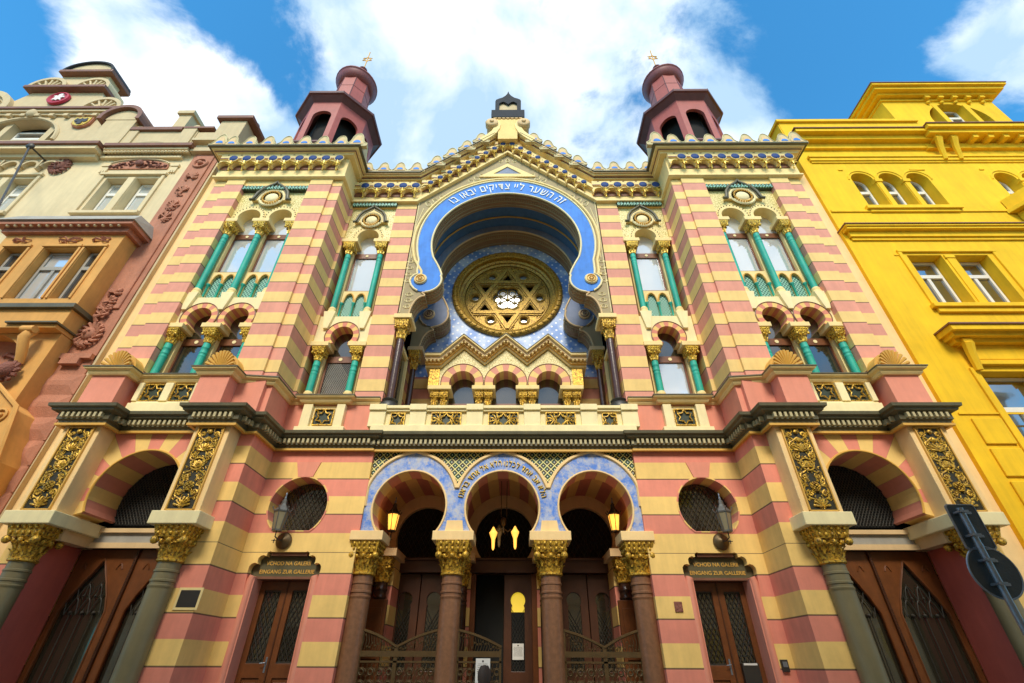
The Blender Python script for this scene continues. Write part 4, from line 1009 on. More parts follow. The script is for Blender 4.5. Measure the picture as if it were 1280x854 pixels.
b.build('rope_beading', 'rosegold', rose)
holes = []
RS = 1.38
fl = []
for t in range(0, 360, 6): fl.append((.52*(.86+.17*abs(cos(R(t)*3)))*cos(R(t)), ZR+.52*(.86+.17*abs(cos(R(t)*3)))*sin(R(t))))
holes.append(fl)
for k in range(6):
    a0 = pi/2+k*pi/3; c = (.92*cos(a0), ZR+.92*sin(a0)); rr = .20
    holes.append([(c[0]+rr*cos(a0+j*2*pi/3), c[1]+rr*sin(a0+j*2*pi/3)) for j in range(3)])
    a1 = a0+pi/6; c = (1.14*cos(a1), ZR+1.14*sin(a1)); holes.append(arc(c[0], c[1], .125, 0, 345, 23))
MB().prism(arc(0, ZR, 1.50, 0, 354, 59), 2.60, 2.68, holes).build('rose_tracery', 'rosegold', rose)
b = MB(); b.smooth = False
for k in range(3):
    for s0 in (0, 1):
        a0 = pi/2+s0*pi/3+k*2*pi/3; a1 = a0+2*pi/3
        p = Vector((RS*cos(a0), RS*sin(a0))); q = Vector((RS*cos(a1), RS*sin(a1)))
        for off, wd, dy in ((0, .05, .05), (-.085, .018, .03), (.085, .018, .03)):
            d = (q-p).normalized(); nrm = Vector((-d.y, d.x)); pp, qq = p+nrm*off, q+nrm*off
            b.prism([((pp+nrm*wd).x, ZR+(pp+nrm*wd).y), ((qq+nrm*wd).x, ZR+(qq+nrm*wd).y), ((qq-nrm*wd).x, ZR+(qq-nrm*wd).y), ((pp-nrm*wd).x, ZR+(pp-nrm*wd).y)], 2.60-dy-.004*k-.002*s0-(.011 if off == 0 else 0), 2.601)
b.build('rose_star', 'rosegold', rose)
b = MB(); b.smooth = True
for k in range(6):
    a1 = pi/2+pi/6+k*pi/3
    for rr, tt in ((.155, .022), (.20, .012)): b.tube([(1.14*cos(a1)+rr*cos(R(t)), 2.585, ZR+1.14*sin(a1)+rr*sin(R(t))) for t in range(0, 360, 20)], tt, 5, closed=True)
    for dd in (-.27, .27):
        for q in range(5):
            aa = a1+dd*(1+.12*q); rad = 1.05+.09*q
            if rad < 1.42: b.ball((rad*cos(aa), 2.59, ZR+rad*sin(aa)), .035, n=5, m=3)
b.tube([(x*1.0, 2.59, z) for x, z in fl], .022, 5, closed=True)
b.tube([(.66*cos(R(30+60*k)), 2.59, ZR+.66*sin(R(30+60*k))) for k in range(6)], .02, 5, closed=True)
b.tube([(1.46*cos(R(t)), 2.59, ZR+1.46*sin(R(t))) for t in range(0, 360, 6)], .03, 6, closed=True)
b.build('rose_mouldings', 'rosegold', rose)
MB().prism(arc(0, ZR, .62, 0, 350, 35), 2.72, 2.73).build('rose_glass', 'roseglass', rose)
b = MB(); b.smooth = True
for k in range(6):
    t = pi/6+k*pi/3; b.tube([(0, 2.70, ZR), (.50*cos(t), 2.70, ZR+.50*sin(t))], .018, 4)
    c = (.34*cos(t+pi/6), .34*sin(t+pi/6)); b.tube([(c[0]+.12*cos(R(q)), 2.70, ZR+c[1]+.12*sin(R(q))) for q in range(0, 360, 30)], .014, 4, closed=True)
b.ball((0, 2.69, ZR), .05, n=8, m=5); b.build('rose_leading', 'goldb', rose)
b = MB()
for k in range(6):
    a1 = pi/2+pi/6+k*pi/3; b.prism(arc(1.14*cos(a1), ZR+1.14*sin(a1), .13, 0, 345, 23), 2.70, 2.71)
b.build('roundel_glass', 'roseglass', rose)
# ---- triple window under zigzag gables
YT = 1.55
zz_top = [(-2.35, 9.06), (-1.90, 9.06), (-1.26, 9.74), (-.62, 9.16), (0, 9.76), (.62, 9.16), (1.26, 9.74), (1.90, 9.06), (2.35, 9.06)]
low = [(x, z-.36) for x, z in zz_top]
holes = [horseshoe(c, 8.26, .375, 8.10, 26) for c in (-1.25, 0, 1.25)]
MB().prism([(2.2, 8.08)]+[(x if abs(x) < 2.3 else (2.2 if x > 0 else -2.2), z) for x, z in low[::-1]]+notched(-2.2, 2.2, 8.08, 9, [(c, 8.26, .375) for c in (-1.25, 0, 1.25)])[3:], YT, YT+.5).build('triple_window_wall', 'vine', syn)
for (d0, d1, yy, mt, nm) in ((0, .06, YT-.34, 'cream', 'zigzag_cornice'), (.055, .16, YT-.26, 'tanstone', 'zigzag_moulding'), (.155, .26, YT-.16, 'ochre', 'zigzag_moulding'), (.255, .33, YT-.08, 'cream', 'zigzag_moulding')):
    MB().prism([(x, z-d0) for x, z in zz_top]+[(x, z-d1) for x, z in zz_top[::-1]], yy, YT+.5-.002*d0).build(nm, mt, syn)
MB().prism([(x, z+.012) for x, z in zz_top]+[(x, z-.002) for x, z in zz_top[::-1]], YT-.36, YT+.6).build('zigzag_flashing', 'darkcorn', syn)
d = MB()
for i in range(len(zz_top)-1):
    p, q = zz_top[i], zz_top[i+1]; n = max(1, int(abs(q[0]-p[0])/.10))
    for k in range(n):
        x = p[0]+(q[0]-p[0])*(k+.5)/n; z = p[1]+(q[1]-p[1])*(k+.5)/n; d.box(x-.028, x+.028, YT-.25, YT-.1, z-.20, z-.155)
d.build('zigzag_dentils', 'cream', syn)
for c in (-1.25, 0, 1.25):
    horseshoe_ring(c, 8.26, .372, .61, 8.10, YT-.03, YT+.48, 'rad15', 1)
    b = MB(); b.smooth = True; b.tube([(c+.612*cos(R(t)), YT-.035, 8.26+.612*sin(R(t))) for t in range(-14, 195, 7)], .012, 5); b.build('arch_edge', 'gut', syn)
    f = MB(); y = YT+.42; f.box(c-.5, c+.5, y, y+.06, 7.56, 7.80); f.box(c-.03, c+.03, y, y+.05, 6.6, 7.56); f.box(c-.5, c-.38, y, y+.05, 6.6, 7.56); f.box(c+.38, c+.5, y, y+.05, 6.6, 7.56)
    fr = f.build('window', 'framewood', syn); MB().box(c-.5, c+.5, y+.035, y+.04, 6.6, 8.8).build('pane', 'dpane', fr)
    s = MB(); s.smooth = True; s.lathe([(0, 0), (.055, 0), (.055, .012), (0, .012)], 0, 0, 12, axis='y'); s.v = [(vx+c, y-.015+vy, vz+7.68) for vx, vy, vz in s.v]; s.build('rosette', 'pale', fr)
for c in (-1.87, -.62, .62, 1.87):
    MB().box(c-.33, c+.33, YT-.14, YT+.45, 7.98, 8.10).build('impost', 'cream', syn, bevel=.01)
    for dx in (-.13, .13): column(c+dx, YT+.05, 6.6, 7.52, .065, .46, .13, 'teal', 'gold', rings=False, base=False)
    MB().box(c-.2, c+.2, YT+.16, YT+.5, 6.6, 7.98).build('mullion_pier', 'cream', syn)
for s2 in SX:
    MB().box(1.92, 2.22, YT-.04, YT, 8.12, 8.70).build('mosaic_strip', 'gold', syn, s2)
# ================================================================ MAIN CORNICE
def zz(x): return zb(x)
# front part over side bays and gable: sheared layers following the gable line
XS = [-5.2, -2.98, 0, 2.98, 5.2]
def layer(z0, z1, y0, y1, mat, name, xs=XS):
    return MB().prism([(x, zb(x)+z0) for x in xs]+[(x, zb(x)+z1) for x in xs[::-1]], y0, y1).build(name, mat, syn)
layer(0, 1.10, -.04, .35, 'cream', 'frieze')
layer(-.04, .06, -.13, .02, 'cream', 'frieze_moulding'); layer(.06, .10, -.10, -.03, 'tanstone', 'frieze_moulding')
for s2 in SX:
    xs = [.46, 2.96, 5.2] if s2 > 0 else [-5.2, -2.96, -.46]
    layer(.97, 1.01, -.24, .02, 'cream', 'cornice', xs); layer(1.005, 1.045, -.28, .02, 'gut', 'cornice', xs); layer(1.04, 1.09, -.34, .02, 'cream', 'cornice', xs); layer(1.085, 1.13, -.40, .02, 'tanstone', 'cornice', xs); layer(1.125, 1.16, -.44, .3, 'darkcorn', 'cornice', xs)
MB().prism([(-.55, 17.2), (.55, 17.2), (.47, 18.05), (-.47, 18.05)], -.12, .3).build('gable_peak', 'yel', syn)
MB().prism([(x, zb(x)+.475) for x in (-2.9, 0, 2.9)]+[(x, zb(x)+.66) for x in (2.9, 0, -2.9)], -.198, .02).build('gable_fascia', 'cream', syn)
def corbel_proto():
    # pendant hood, blue eye in a cream fascia above, gilded star pendant; origin under the hood's centre line
    b = MB(); b.prism(band(0, .28, .175, .212, -8, 188, 16), -.17, 0); b.box(-.215, .215, -.17, 0, .60, .84)
    b.prism([(-.215, .601), (-.215, .34), (-.20, .40), (-.13, .47), (0, .49), (.13, .47), (.20, .40), (.215, .34), (.215, .601)], -.13, 0)
    c = b.build('corbel', 'cream')
    a = MB(); a.smooth = True; a.lathe([(0, -.215), (.07, -.21), (.12, -.195), (.142, -.165)], 0, 0, 18, axis='y', cap=False); a.v = [(x+.215, y, z+.635) for x, y, z in a.v]; a.build('blue_eye', 'navy', c)
    k = MB(); k.smooth = True; k.tube([(.215+.148*cos(R(t)), -.172, .635+.148*sin(R(t))) for t in range(0, 360, 24)], .013, 5, closed=True); k.build('eye_ring', 'cream', c)
    s = MB(); s.smooth = True
    for q in range(6): t = q*pi/3+pi/6; s.tube([(.215, -.18, .33), (.215+.14*cos(t), -.21, .33+.14*sin(t))], .030, 5, taper=lambda u: 1.3-.9*u)
    s.tube([(.215, -.12, .06), (.215, -.17, .20), (.215, -.18, .45)], .022, 6); s.ball((.215, -.13, .08), .032, 1, 1, 1.3, 7, 5); s.ball((.215, -.2, .33), .035, 1, .6, 1, 7, 5)
    s.build('gilded_star', 'goldb', c)
    g = MB(); g.smooth = True; g.tube([(.178*cos(R(t)), -.175, .28+.178*sin(R(t))) for t in range(-5, 186, 14)], .014, 5); g.build('gilded_edge', 'goldb', c)
    MB().box(-.20, .20, -.03, -.005, .24, .50).build('hood_back', 'gut', c)
    r = MB().box(-.215, .215, -.178, -.168, .605, .655).build('red_line', 'gut', c)
    z_ = MB().box(-.03, .03, -.18, -.168, .80, .825).build('fascia_mark', 'gut', c)
    return c
CB = corbel_proto()
def corbel(x, y, z, rot=0, sc=(1, 1, 1)):
    if CB not in used: used[CB] = 1; CB.parent = syn; CB.location = (x, y, z); o = CB
    else: o = link(CB, syn, (x, y, z))
    o.rotation_euler = (0, 0, rot); o.scale = sc; return o
for s2 in SX:
    for k in range(5):
        x = s2*(3.20+.43*k)-.107; corbel(x, -.04, 14.30)
n = 9
for s2 in SX:
    for k in range(n):
        x = s2*(.17+.305*k); corbel(x-.15, -.04, zb(x)+.02, 0, (.70, 1, .76))
# merlons
def merlon_proto():
    half = [(.30, 0), (.30, .10), (.245, .13), (.19, .20), (.16, .30), (.145, .38), (.11, .46), (.06, .52), (.0, .545)]
    o = half+[(-x, z) for x, z in half[::-1][1:]]
    m = MB().prism(o, -.05, .08).build('merlon', 'shadestone')  # merlon colour darkened to paint in the shade of back-lit faces
    MB().prism([(x*.62, .07+z*.66) for x, z in o], -.065, -.05).build('merlon_field', 'tanstone', m)
    MB().prism(arc(0, .12, .11, 0, 180, 10), -.075, -.065).build('merlon_blue', 'blue', m)
    b = MB(); b.smooth = True; b.tube([(x, -.05, z) for x, z in o], .02, 5); b.build('merlon_rim', 'shadestone', m)
    return m
ME = merlon_proto()
def merlon(x, y, z, rot=0, sc=1):
    if ME not in used: used[ME] = 1; ME.parent = syn; ME.location = (x, y, z); o = ME
    else: o = link(ME, syn, (x, y, z))
    o.rotation_euler = (0, 0, rot); o.scale = (sc, 1, sc*(1.15 if sc > 1 else 1)); return o
for s2 in SX:
    for k in range(4): merlon(s2*(3.12+.56*k), -.36, 15.42, 0, .95)
    for k in range(4):
        x = s2*(.96+.50*k); merlon(x, -.36, zb(x)+1.06)
# tower cornices
tprof = [(-.05, 14.24), (.02, 14.24), (.09, 14.27), (.09, 14.33), (.04, 14.37), (.04, 15.24), (.20, 15.25), (.22, 15.29), (.27, 15.30), (.28, 15.34), (.36, 15.36), (.38, 15.40), (.43, 15.415), (-.05, 15.43)]
for sx in SX:
    p = [(5.2, .1), (5.2, -.97), (9.25, -.97), (9.25, .3)]
    if sx < 0: p = [(-x, y) for x, y in p[::-1]]
    c = MB().sweep(p, tprof).build('tower_cornice', 'cream', syn)
    MB().sweep(p, [(.30, 15.40), (.455, 15.40), (.47, 15.435), (.30, 15.445)]).build('cornice_flashing', 'darkcorn', c)
    MB().sweep(p, [(.20, 15.305), (.295, 15.31), (.295, 15.335), (.2, 15.335)]).build('cornice_red_line', 'gut', c)
    MB().box(5.3, 9.2, -.9, 3.5, 14.4, 15.40).build('tower_top', 'tan', syn, sx)
    for k in range(9):
        corbel(sx*(5.53+.43*k)-.107, -1.01, 14.42)
    for k in range(7): merlon(sx*(5.42+.60*k), -1.33, 15.44)
    merlon(sx*4.90, -1.32, 15.44, 0, 1.12); merlon(sx*4.83, -1.0, 15.44, sx*pi/2, 1.12)
    merlon(sx*9.42, -1.33, 15.44, 0, 1.05)
MB().box(-5.2, 5.2, .3, .48, 15.10, 15.38).build('parapet_back', 'tan', syn)
# gable crown: scrolls, pedestal and aedicule
b = MB(); b.prism([(-.36, 17.4), (.36, 17.4), (.36, 17.9), (.52, 18.5), (.60, 18.76), (-.60, 18.76), (-.52, 18.5), (-.36, 17.9)], -.40, .3); b.build('crown_pedestal', 'yel', syn)
for s2 in SX:
    b = MB()
    pth = [(-.95, 17.28), (-.68, 17.56), (-.50, 17.82), (-.40, 18.08), (-.37, 18.30), (-.43, 18.46), (-.58, 18.52)]
    w = .11
    P = [Vector(p) for p in pth]; up_ = []; dn_ = []
    for i, p in enumerate(P):
        d = (P[min(i+1, len(P)-1)]-P[max(i-1, 0)]).normalized(); nr = Vector((-d.y, d.x)); up_.append(p+nr*w); dn_.append(p-nr*w)
    b.prism([(v.x, v.y) for i, v in enumerate(up_)]+[(v.x, v.y) for v in dn_[::-1]], -.44, .2); b.build('crown_scroll', 'cream', syn, -s2)
    b = MB(); b.smooth = True; b.lathe([(0, -.60), (.07, -.60), (.09, -.54), (.20, -.54), (.24, -.50), (.24, -.3), (.20, -.26), (.20, .05), (.24, .1), (.24, .2), (0, .2)], 0, 0, 22, axis='y'); b.v = [(x-.60, y, z+18.34) for x, y, z in b.v]
    b.build('crown_volute', 'tanstone', syn, -s2)
b = MB(); b.prism([(-.62, 18.78), (.62, 18.78), (.64, 18.9), (.64, 19.28), (-.64, 19.28), (-.64, 18.9)], -.46, .4); cp = b.build('crown_slab', 'slate', syn)
b = MB(); 
for k in range(7): b.prism(arc(-.48+.16*k, 18.78, .07, 180, 360, 8), -.44, .3)
b.build('crown_lambrequin', 'tanstone', cp)
b = MB(); o = [(.50, 19.28), (.51, 20.0), (.48, 20.12), (.38, 20.20), (.24, 20.28), (.12, 20.42), (.04, 20.58), (0, 20.78)]
b.prism(o+[(-x, z) for x, z in o[::-1][1:]], -.42, -.30, [[(-.35, 19.30), (.35, 19.30), (.35, 19.85), (.22, 19.97), (.12, 19.93), (0, 19.78), (-.12, 19.93), (-.22, 19.97), (-.35, 19.85)]])
b.prism([(x*.97, 19.28+(z-19.28)*.97) for x, z in o+[(-x, z) for x, z in o[::-1][1:]]], -.30, .35)
b.build('tablet_aedicule', 'slate', syn)
MB().box(-.36, .36, -.33, -.302, 19.3, 19.98).build('stone_tablet', 'hcream2', syn)
# ---- turrets
def turret(sx):
    cx, cy = sx*7.22, .95; r0 = pi/8
    root = MB(); root.lathe([(1.52, 15.0), (1.52, 17.0)], cx, cy, 8, r0); tr = root.build('turret', 'winered', syn)
    b = MB(); b.lathe([(1.60, 16.95), (1.66, 17.0), (1.66, 17.08), (1.36, 17.12)], cx, cy, 8, r0); b.build('turret_ledge', 'dkmetal', tr)
    ap = 1.34; side = 2*ap*math.tan(pi/8)
    d = MB(); hole = [(-.36, 17.25), (.36, 17.25)]+arc(0, 19.05, .36, 0, 180, 14)
    for k in range(8):
        an = k*pi/4; m = MB(); m.prism([(-side/2, 17.1), (side/2, 17.1), (side/2, 20.25), (-side/2, 20.25)], -ap, -ap+.12, [hole])
        ca, sa = cos(an), sin(an); m.v = [(x*ca-y*sa+cx, x*sa+y*ca+cy, z) for x, y, z in m.v]; d.add(m.v, m.f)
    d.build('turret_drum', 'pinkmetal', tr)
    MB().lathe([(1.0, 17.1), (1.0, 20.2)], cx, cy, 8, r0).build('turret_darkness', 'dark', tr)  # near-black core paints the shade inside the open drum
    e = MB(); e.lathe([(1.40, 20.0), (1.68, 20.22), (1.76, 20.24), (1.78, 20.34), (1.66, 20.40), (.90, 20.80), (.80, 20.95)], cx, cy, 8, r0); e.build('turret_eaves', 'dkmetal', tr)
    n = MB(); n.lathe([(.86, 20.75), (.80, 20.95), (.70, 23.7)], cx, cy, 8, r0); n.build('turret_neck', 'pinkmetal', tr)
    sm_ = MB(); sm_.smooth = True
    for q in range(8):
        t = r0+q*pi/4; sm_.tube([(cx+.80*cos(t), cy+.80*sin(t), 20.95), (cx+.70*cos(t), cy+.70*sin(t), 23.7)], .018, 4)
        sm_.tube([(cx+1.77*cos(t), cy+1.77*sin(t), 20.35), (cx+.88*cos(t), cy+.88*sin(t), 20.84)], .02, 4)
    for zz_ in (21.9, 22.8): sm_.tube([(cx+.765*cos(r0+q*pi/4), cy+.765*sin(r0+q*pi/4), zz_) if zz_ < 22 else (cx+.735*cos(r0+q*pi/4), cy+.735*sin(r0+q*pi/4), zz_) for q in range(8)], .010, 4, closed=True)
    sm_.build('sheet_seams', 'dkmetal', tr)
    dm = MB(); dm.smooth = True; dm.lathe([(.64, 23.55), (.72, 23.58), (.84, 23.72), (.90, 23.88), (.92, 23.96), (.95, 23.98), (.95, 24.04), (.86, 24.16), (.70, 24.42), (.50, 24.75), (.30, 25.05), (.16, 25.35), (.10, 25.5), (.20, 25.62), (.12, 25.75), (.05, 25.8), (0, 25.82)], cx, cy, 28); dm.build('turret_dome', 'winered', tr)
    f = MB(); f.smooth = True; f.tube([(cx, cy, 25.7), (cx, cy, 27.55)], .028, 6)
    for s0 in (0, 1):
        P = [(cx+.26*cos(pi/2+s0*pi+k*2*pi/3), cy, 26.78+.26*sin(pi/2+s0*pi+k*2*pi/3)) for k in range(3)]
        for k in range(3): f.tube([P[k], P[(k+1) % 3]], .022, 5)
    f.build('star_finial', 'ochre', tr)
both(turret)
# bodies behind the front so the towers are solid
MB().box(-9.2, 9.2, 3.0, 22, -.2, 14.2).build('rear_body', 'tan', syn)
MB().prism([(-6, 14.2), (6, 14.2), (0, 17.5)], 3.2, 22).build('roof', 'slate', syn)
MB().box(-9.0, 9.0, .5, 3.0, 15.02, 15.08).build('front_roof', 'lead', syn)
for sx in SX: MB().box(3.12, 9.2, .75, 3.0, 5.7, 15.0).build('side_core', 'dark', syn, sx)

# ================================================================ HOUSES
def rp(X, Z, Y): k = (Y+10)/9.4; return (.291+(X-.291)*k, 1.6+(Z-1.6)*k)
def winframe(root, x0, x1, z0, z1, y, tr=None, mul=True, frame='winwhite', pane='hpane', arch=False):
    """casement window set at depth y: white frame, transom at tr, glazing"""
    t = .07; cx = (x0+x1)/2
    f = MB()
    if arch:
        r = (x1-x0)/2; o = [(x0, z0), (x1, z0)]+arc(cx, z1-r, r, 0, 180, 16); inn = [(x0+t, z0+t), (x1-t, z0+t)]+arc(cx, z1-r, r-t, 0, 180, 16)
        f.prism(o, y, y+.07, [inn])
    else: f.prism([(x0, z0), (x1, z0), (x1, z1), (x0, z1)], y, y+.07, [[(x0+t, z0+t), (x1-t, z0+t), (x1-t, z1-t), (x0+t, z1-t)]])
    if tr: f.box(x0+t, x1-t, y-.02, y+.06, tr-.06, tr+.06)
    if mul: f.box(cx-.045, cx+.045, y-.01, y+.06, z0+t, (tr-.06) if tr else z1-t)
    w = f.build('window', frame, root)
    MB().box(x0+t*.5, x1-t*.5, y+.04, y+.045, z0+t*.5, z1-t*.5 if not arch else z1-t).build('pane', pane, w)
    return w
# ---------------- yellow house
yh = empty('yellow_house', (14, 0, 0), 'vivid yellow stucco apartment house with round-arched upper windows right of the synagogue', 'house')
def ych(b, name, mat='hyel', **k): 
    o = b.build(name, mat, None, **k); o.parent = yh; o.matrix_parent_inverse = Matrix.Translation((-14, 0, 0)); return o
def wf(root_inv, *a_, **k):
    pass
YW = -.6
arch3 = [[(x0, 13.22), (x1, 13.22)]+arc((x0+x1)/2, 14.62, (x1-x0)/2, 0, 180, 16) for x0, x1 in ((11.25, 11.95), (12.15, 12.85), (13.05, 13.75), (15.9, 16.6), (16.8, 17.5), (17.7, 18.4))]
rects = [[(x0, z0), (x1, z0), (x1, z1), (x0, z1)] for x0, x1, z0, z1 in ((11.35, 12.32), (12.66, 13.62)) for x0, x1, z0, z1 in ()] if False else []
for x0, x1 in ((11.35, 12.32), (12.66, 13.62), (16.2, 17.2), (17.5, 18.5)): rects.append([(x0, 9.33), (x1, 9.33), (x1, 11.16), (x0, 11.16)])
for x0, x1 in ((11.20, 12.60), (13.1, 14.5), (16.2, 17.6)): rects.append([(x0, 4.6), (x1, 4.6), (x1, 7.32), (x0, 7.32)])
for x0, x1 in ((11.4, 12.6), (14.2, 15.4), (16.8, 18.0)): rects.append([(x0, .9), (x1, .9), (x1, 3.2), (x0, 3.2)])
ych(MB().prism([(9.9, -.2), (24, -.2), (24, 17.9), (9.9, 17.9)], YW, 0, arch3+rects), 'wall')
def par(o): o.parent = yh; o.matrix_parent_inverse = Matrix.Translation((-14, 0, 0)); return o
for a3 in arch3: par(winframe(None, a3[0][0]+.02, a3[1][0]-.02, 13.24, 14.96, YW+.30, 14.3, False, arch=True))
for r_ in rects:
    z0, z1 = r_[0][1], r_[2][1]; par(winframe(None, r_[0][0]+.02, r_[1][0]-.02, z0+.02, z1-.02, YW+.28, z0+(z1-z0)*.68))
for x in (12.05, 12.95, 16.7, 17.6): ych(MB().box(x-.08, x+.08, YW-.03, YW+.1, 13.22, 14.48).box(x-.12, x+.12, YW-.06, YW+.1, 14.46, 14.60), 'mullion', bevel=.01)
for x in (12.49, 17.35): ych(MB().box(x-.10, x+.10, YW-.03, YW+.1, 9.33, 11.02).box(x-.14, x+.14, YW-.05, YW+.1, 11.02, 11.14), 'mullion', bevel=.01)
for x0, x1 in ((11.25, 13.75), (15.9, 18.4)):
    b = MB(); b.smooth = True
    for c in ((x0+.35), (x0+1.25), (x0+2.15)): b.tube([(c+.44*cos(R(t)), YW, 14.62+.44*sin(R(t))) for t in range(0, 181, 12)], .03, 6)
    ych(b, 'hood_moulding'); ych(MB().box(x0-.2, x1+.2, YW-.12, YW+.05, 13.08, 13.22).box(x0-.1, x1+.1, YW-.06, YW+.05, 12.98, 13.08), 'window_sill', bevel=.01)
    ych(MB().box(x0-.25, x0-.1, YW-.03, YW, 15.1, 15.15).box(x1-.4, x1+.1, YW-.03, YW, 15.1, 15.15), 'label_moulding')
def hcorn(x0, x1, z0, levels, name='cornice', y=YW, mat='hyel', back=.1, flash=None):
    b = MB()
    for dz0, dz1, out in levels: b.box(x0-out*.8, x1+out*.8, y-out, y+back, z0+dz0, z0+dz1)
    o = ych(b, name, mat)
    if flash: dz, out = flash; ych(MB().box(x0-out*.8-.02, x1+out*.8+.02, y-out-.02, y+back, z0+dz, z0+dz+.03), 'flashing', 'gut')
hcorn(10.1, 24, 11.74, ((0, .10, .05), (.10, .30, .10), (.30, .38, .22), (.38, .44, .26)), flash=(.44, .27))
ych(MB().box(9.95, 24, YW-.04, YW, 13.0, 13.08), 'string_course')
hcorn(10.3, 24, 15.50, ((0, .08, .04), (.08, .22, .08), (.22, .30, .12)))
b = MB(); b.box(10.0, 14.9, YW-.10, YW+.1, 16.25, 16.50); b.box(10.0, 14.75, YW-.28, YW+.1, 16.50, 16.70); b.box(9.95, 14.5, YW-.46, YW+.1, 16.70, 16.84); ych(b, 'eaves_cornice')
ych(MB().box(9.9, 14.52, YW-.5, YW+.1, 16.84, 16.88), 'flashing', 'gut')
ych(MB().box(9.94, 15.0, YW-.02, YW+.5, 16.88, 17.95).box(9.85, 15.0, YW-.10, YW+.6, 17.952, 18.08), 'roof_parapet')
b = MB(); b.box(14.45, 24, YW-.12, YW+.1, 16.20, 16.45); b.box(14.42, 24, YW-.48, YW+.1, 16.55, 16.72); b.box(14.38, 24, YW-.60, YW+.1, 16.72, 16.88); ych(b, 'eaves_cornice')
ych(MB().box(14.35, 24, YW-.64, YW+.1, 16.88, 16.92), 'flashing', 'gut')
def ybr(x, z, h, d, w=.16):
    b = MB(); b.prism_z([(x-w/2, YW-d), (x+w/2, YW-d), (x+w/2, YW), (x-w/2, YW)], z-.12, z)
    b.smooth = True; b.tube([(x, YW-d+.05, z-.12), (x, YW-d*.55, z-h*.45), (x, YW-.08, z-h)], w*.55, 7, taper=lambda q: 1-.35*q); ych(b, 'bracket')
for x in (14.75, 15.27): ybr(x, 16.55, .95, .38, .2)
for k in range(9): ych(MB().box(15.9+.52*k, 16.07+.52*k, YW-.40, YW, 16.40, 16.56), 'bracket')
# attic pavilion
ax0, ax1, az = 14.4, 18.6, 19.62
ych(MB().prism([(ax0, 16.9), (ax1, 16.9), (ax1, az), (ax0, az)], YW+.02, YW+.4, [[(15.75, 17.9), (17.95, 17.9)]+arc(16.85, 18.2, 1.10, 0, 180, 20)]), 'attic_wall')
ych(MB().box(ax0, ax0+.3, YW+.4, 5, 16.9, az).box(ax1-.3, ax1, YW+.4, 5, 16.9, az).box(ax0, ax1, 4.8, 5, 17.5, az), 'attic_side')
par(winframe(None, 16.35, 17.35, 17.9, 19.25, YW+.3, 18.75)); par(winframe(None, 15.75, 16.2, 17.9, 18.9, YW+.3, None, False)); par(winframe(None, 17.5, 17.95, 17.9, 18.9, YW+.3, None, False))
for xm_ in (16.18, 17.34): ych(MB().box(xm_, xm_+.18, YW, YW+.35, 17.9, 19.2), 'attic_mullion')
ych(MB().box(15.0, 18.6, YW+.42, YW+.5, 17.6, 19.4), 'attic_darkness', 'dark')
b = MB(); b.box(ax0-.05, ax1+.05, YW-.04, 5.1, az-.16, az-.08); b.box(ax0-.18, ax1+.18, YW-.18, 5.2, az, az+.12); b.box(ax0-.35, ax1+.35, YW-.35, 5.4, az+.12, az+.26); b.box(ax0-.45, ax1+.45, YW-.45, 5.5, az+.26, az+.36); ych(b, 'attic_cornice')
ych(MB().box(ax0-.48, ax1+.48, YW-.48, 5.5, az+.36, az+.40).box(15.4, 17.0, YW-.3, 3, az+.4, az+.62), 'attic_flashing', 'gut')
for k in range(5): 
    x = 16.0+.52*k; b = MB(); b.box(x, x+.18, YW-.16, YW+.05, az-.14, az+.02); b.smooth = True; b.ball((x+.09, YW-.03, az-.30), .07); ych(b, 'attic_bracket')
# window dressings, middle floor
for x0, x1 in ((11.0, 14.0), (15.9, 18.8)):
    ych(MB().box(x0+.05, x1-.05, YW-.14, YW, 9.20, 9.32).box(x0+.15, x1-.15, YW-.08, YW, 9.06, 9.20), 'window_sill', bevel=.01)
    ych(MB().box(x0+.12, x0+.22, YW-.05, YW, 9.32, 11.25).box(x1-.22, x1-.12, YW-.05, YW, 9.32, 11.25).box(x0+.12, x1-.12, YW-.06, YW, 11.25, 11.33), 'window_surround', bevel=.008)
    ych(MB().box(x0-.0, x0+.25, YW-.02, YW, 11.14, 11.18), 'label_moulding')
b = MB(); b.box(10.72, 14.6, YW-.46, YW, 8.22, 8.36); b.box(10.8, 14.6, YW-.34, YW, 8.12, 8.22); b.box(10.9, 14.6, YW-.20, YW, 8.02, 8.12); ych(b, 'window_hood')
ych(MB().box(10.68, 14.65, YW-.50, YW, 8.36, 8.40), 'flashing', 'gut')
ych(MB().box(11.2, 14.5, YW-.06, YW, 7.62, 8.02).box(11.25, 14.5, YW-.1, YW, 7.46, 7.58).box(10.98, 11.14, YW-.05, YW, 4.5, 7.4), 'window_surround', bevel=.01)
for x in (11.13, 12.75, 14.3): ybr(x, 8.10, .80, .26, .22)
ych(MB().box(10.1, 24, YW-.03, YW, 7.0-.8, 6.24), 'rustication_line'); 
for z in (2.0, 2.7, 3.4, 4.1, 4.8, 5.5): ych(MB().box(10.3, 10.95, YW-.045, YW, z, z+.60), 'rusticated_block', bevel=.015)
ych(MB().box(11.0, 14.6, YW-.15, YW, 4.35, 4.5), 'window_sill', bevel=.01)
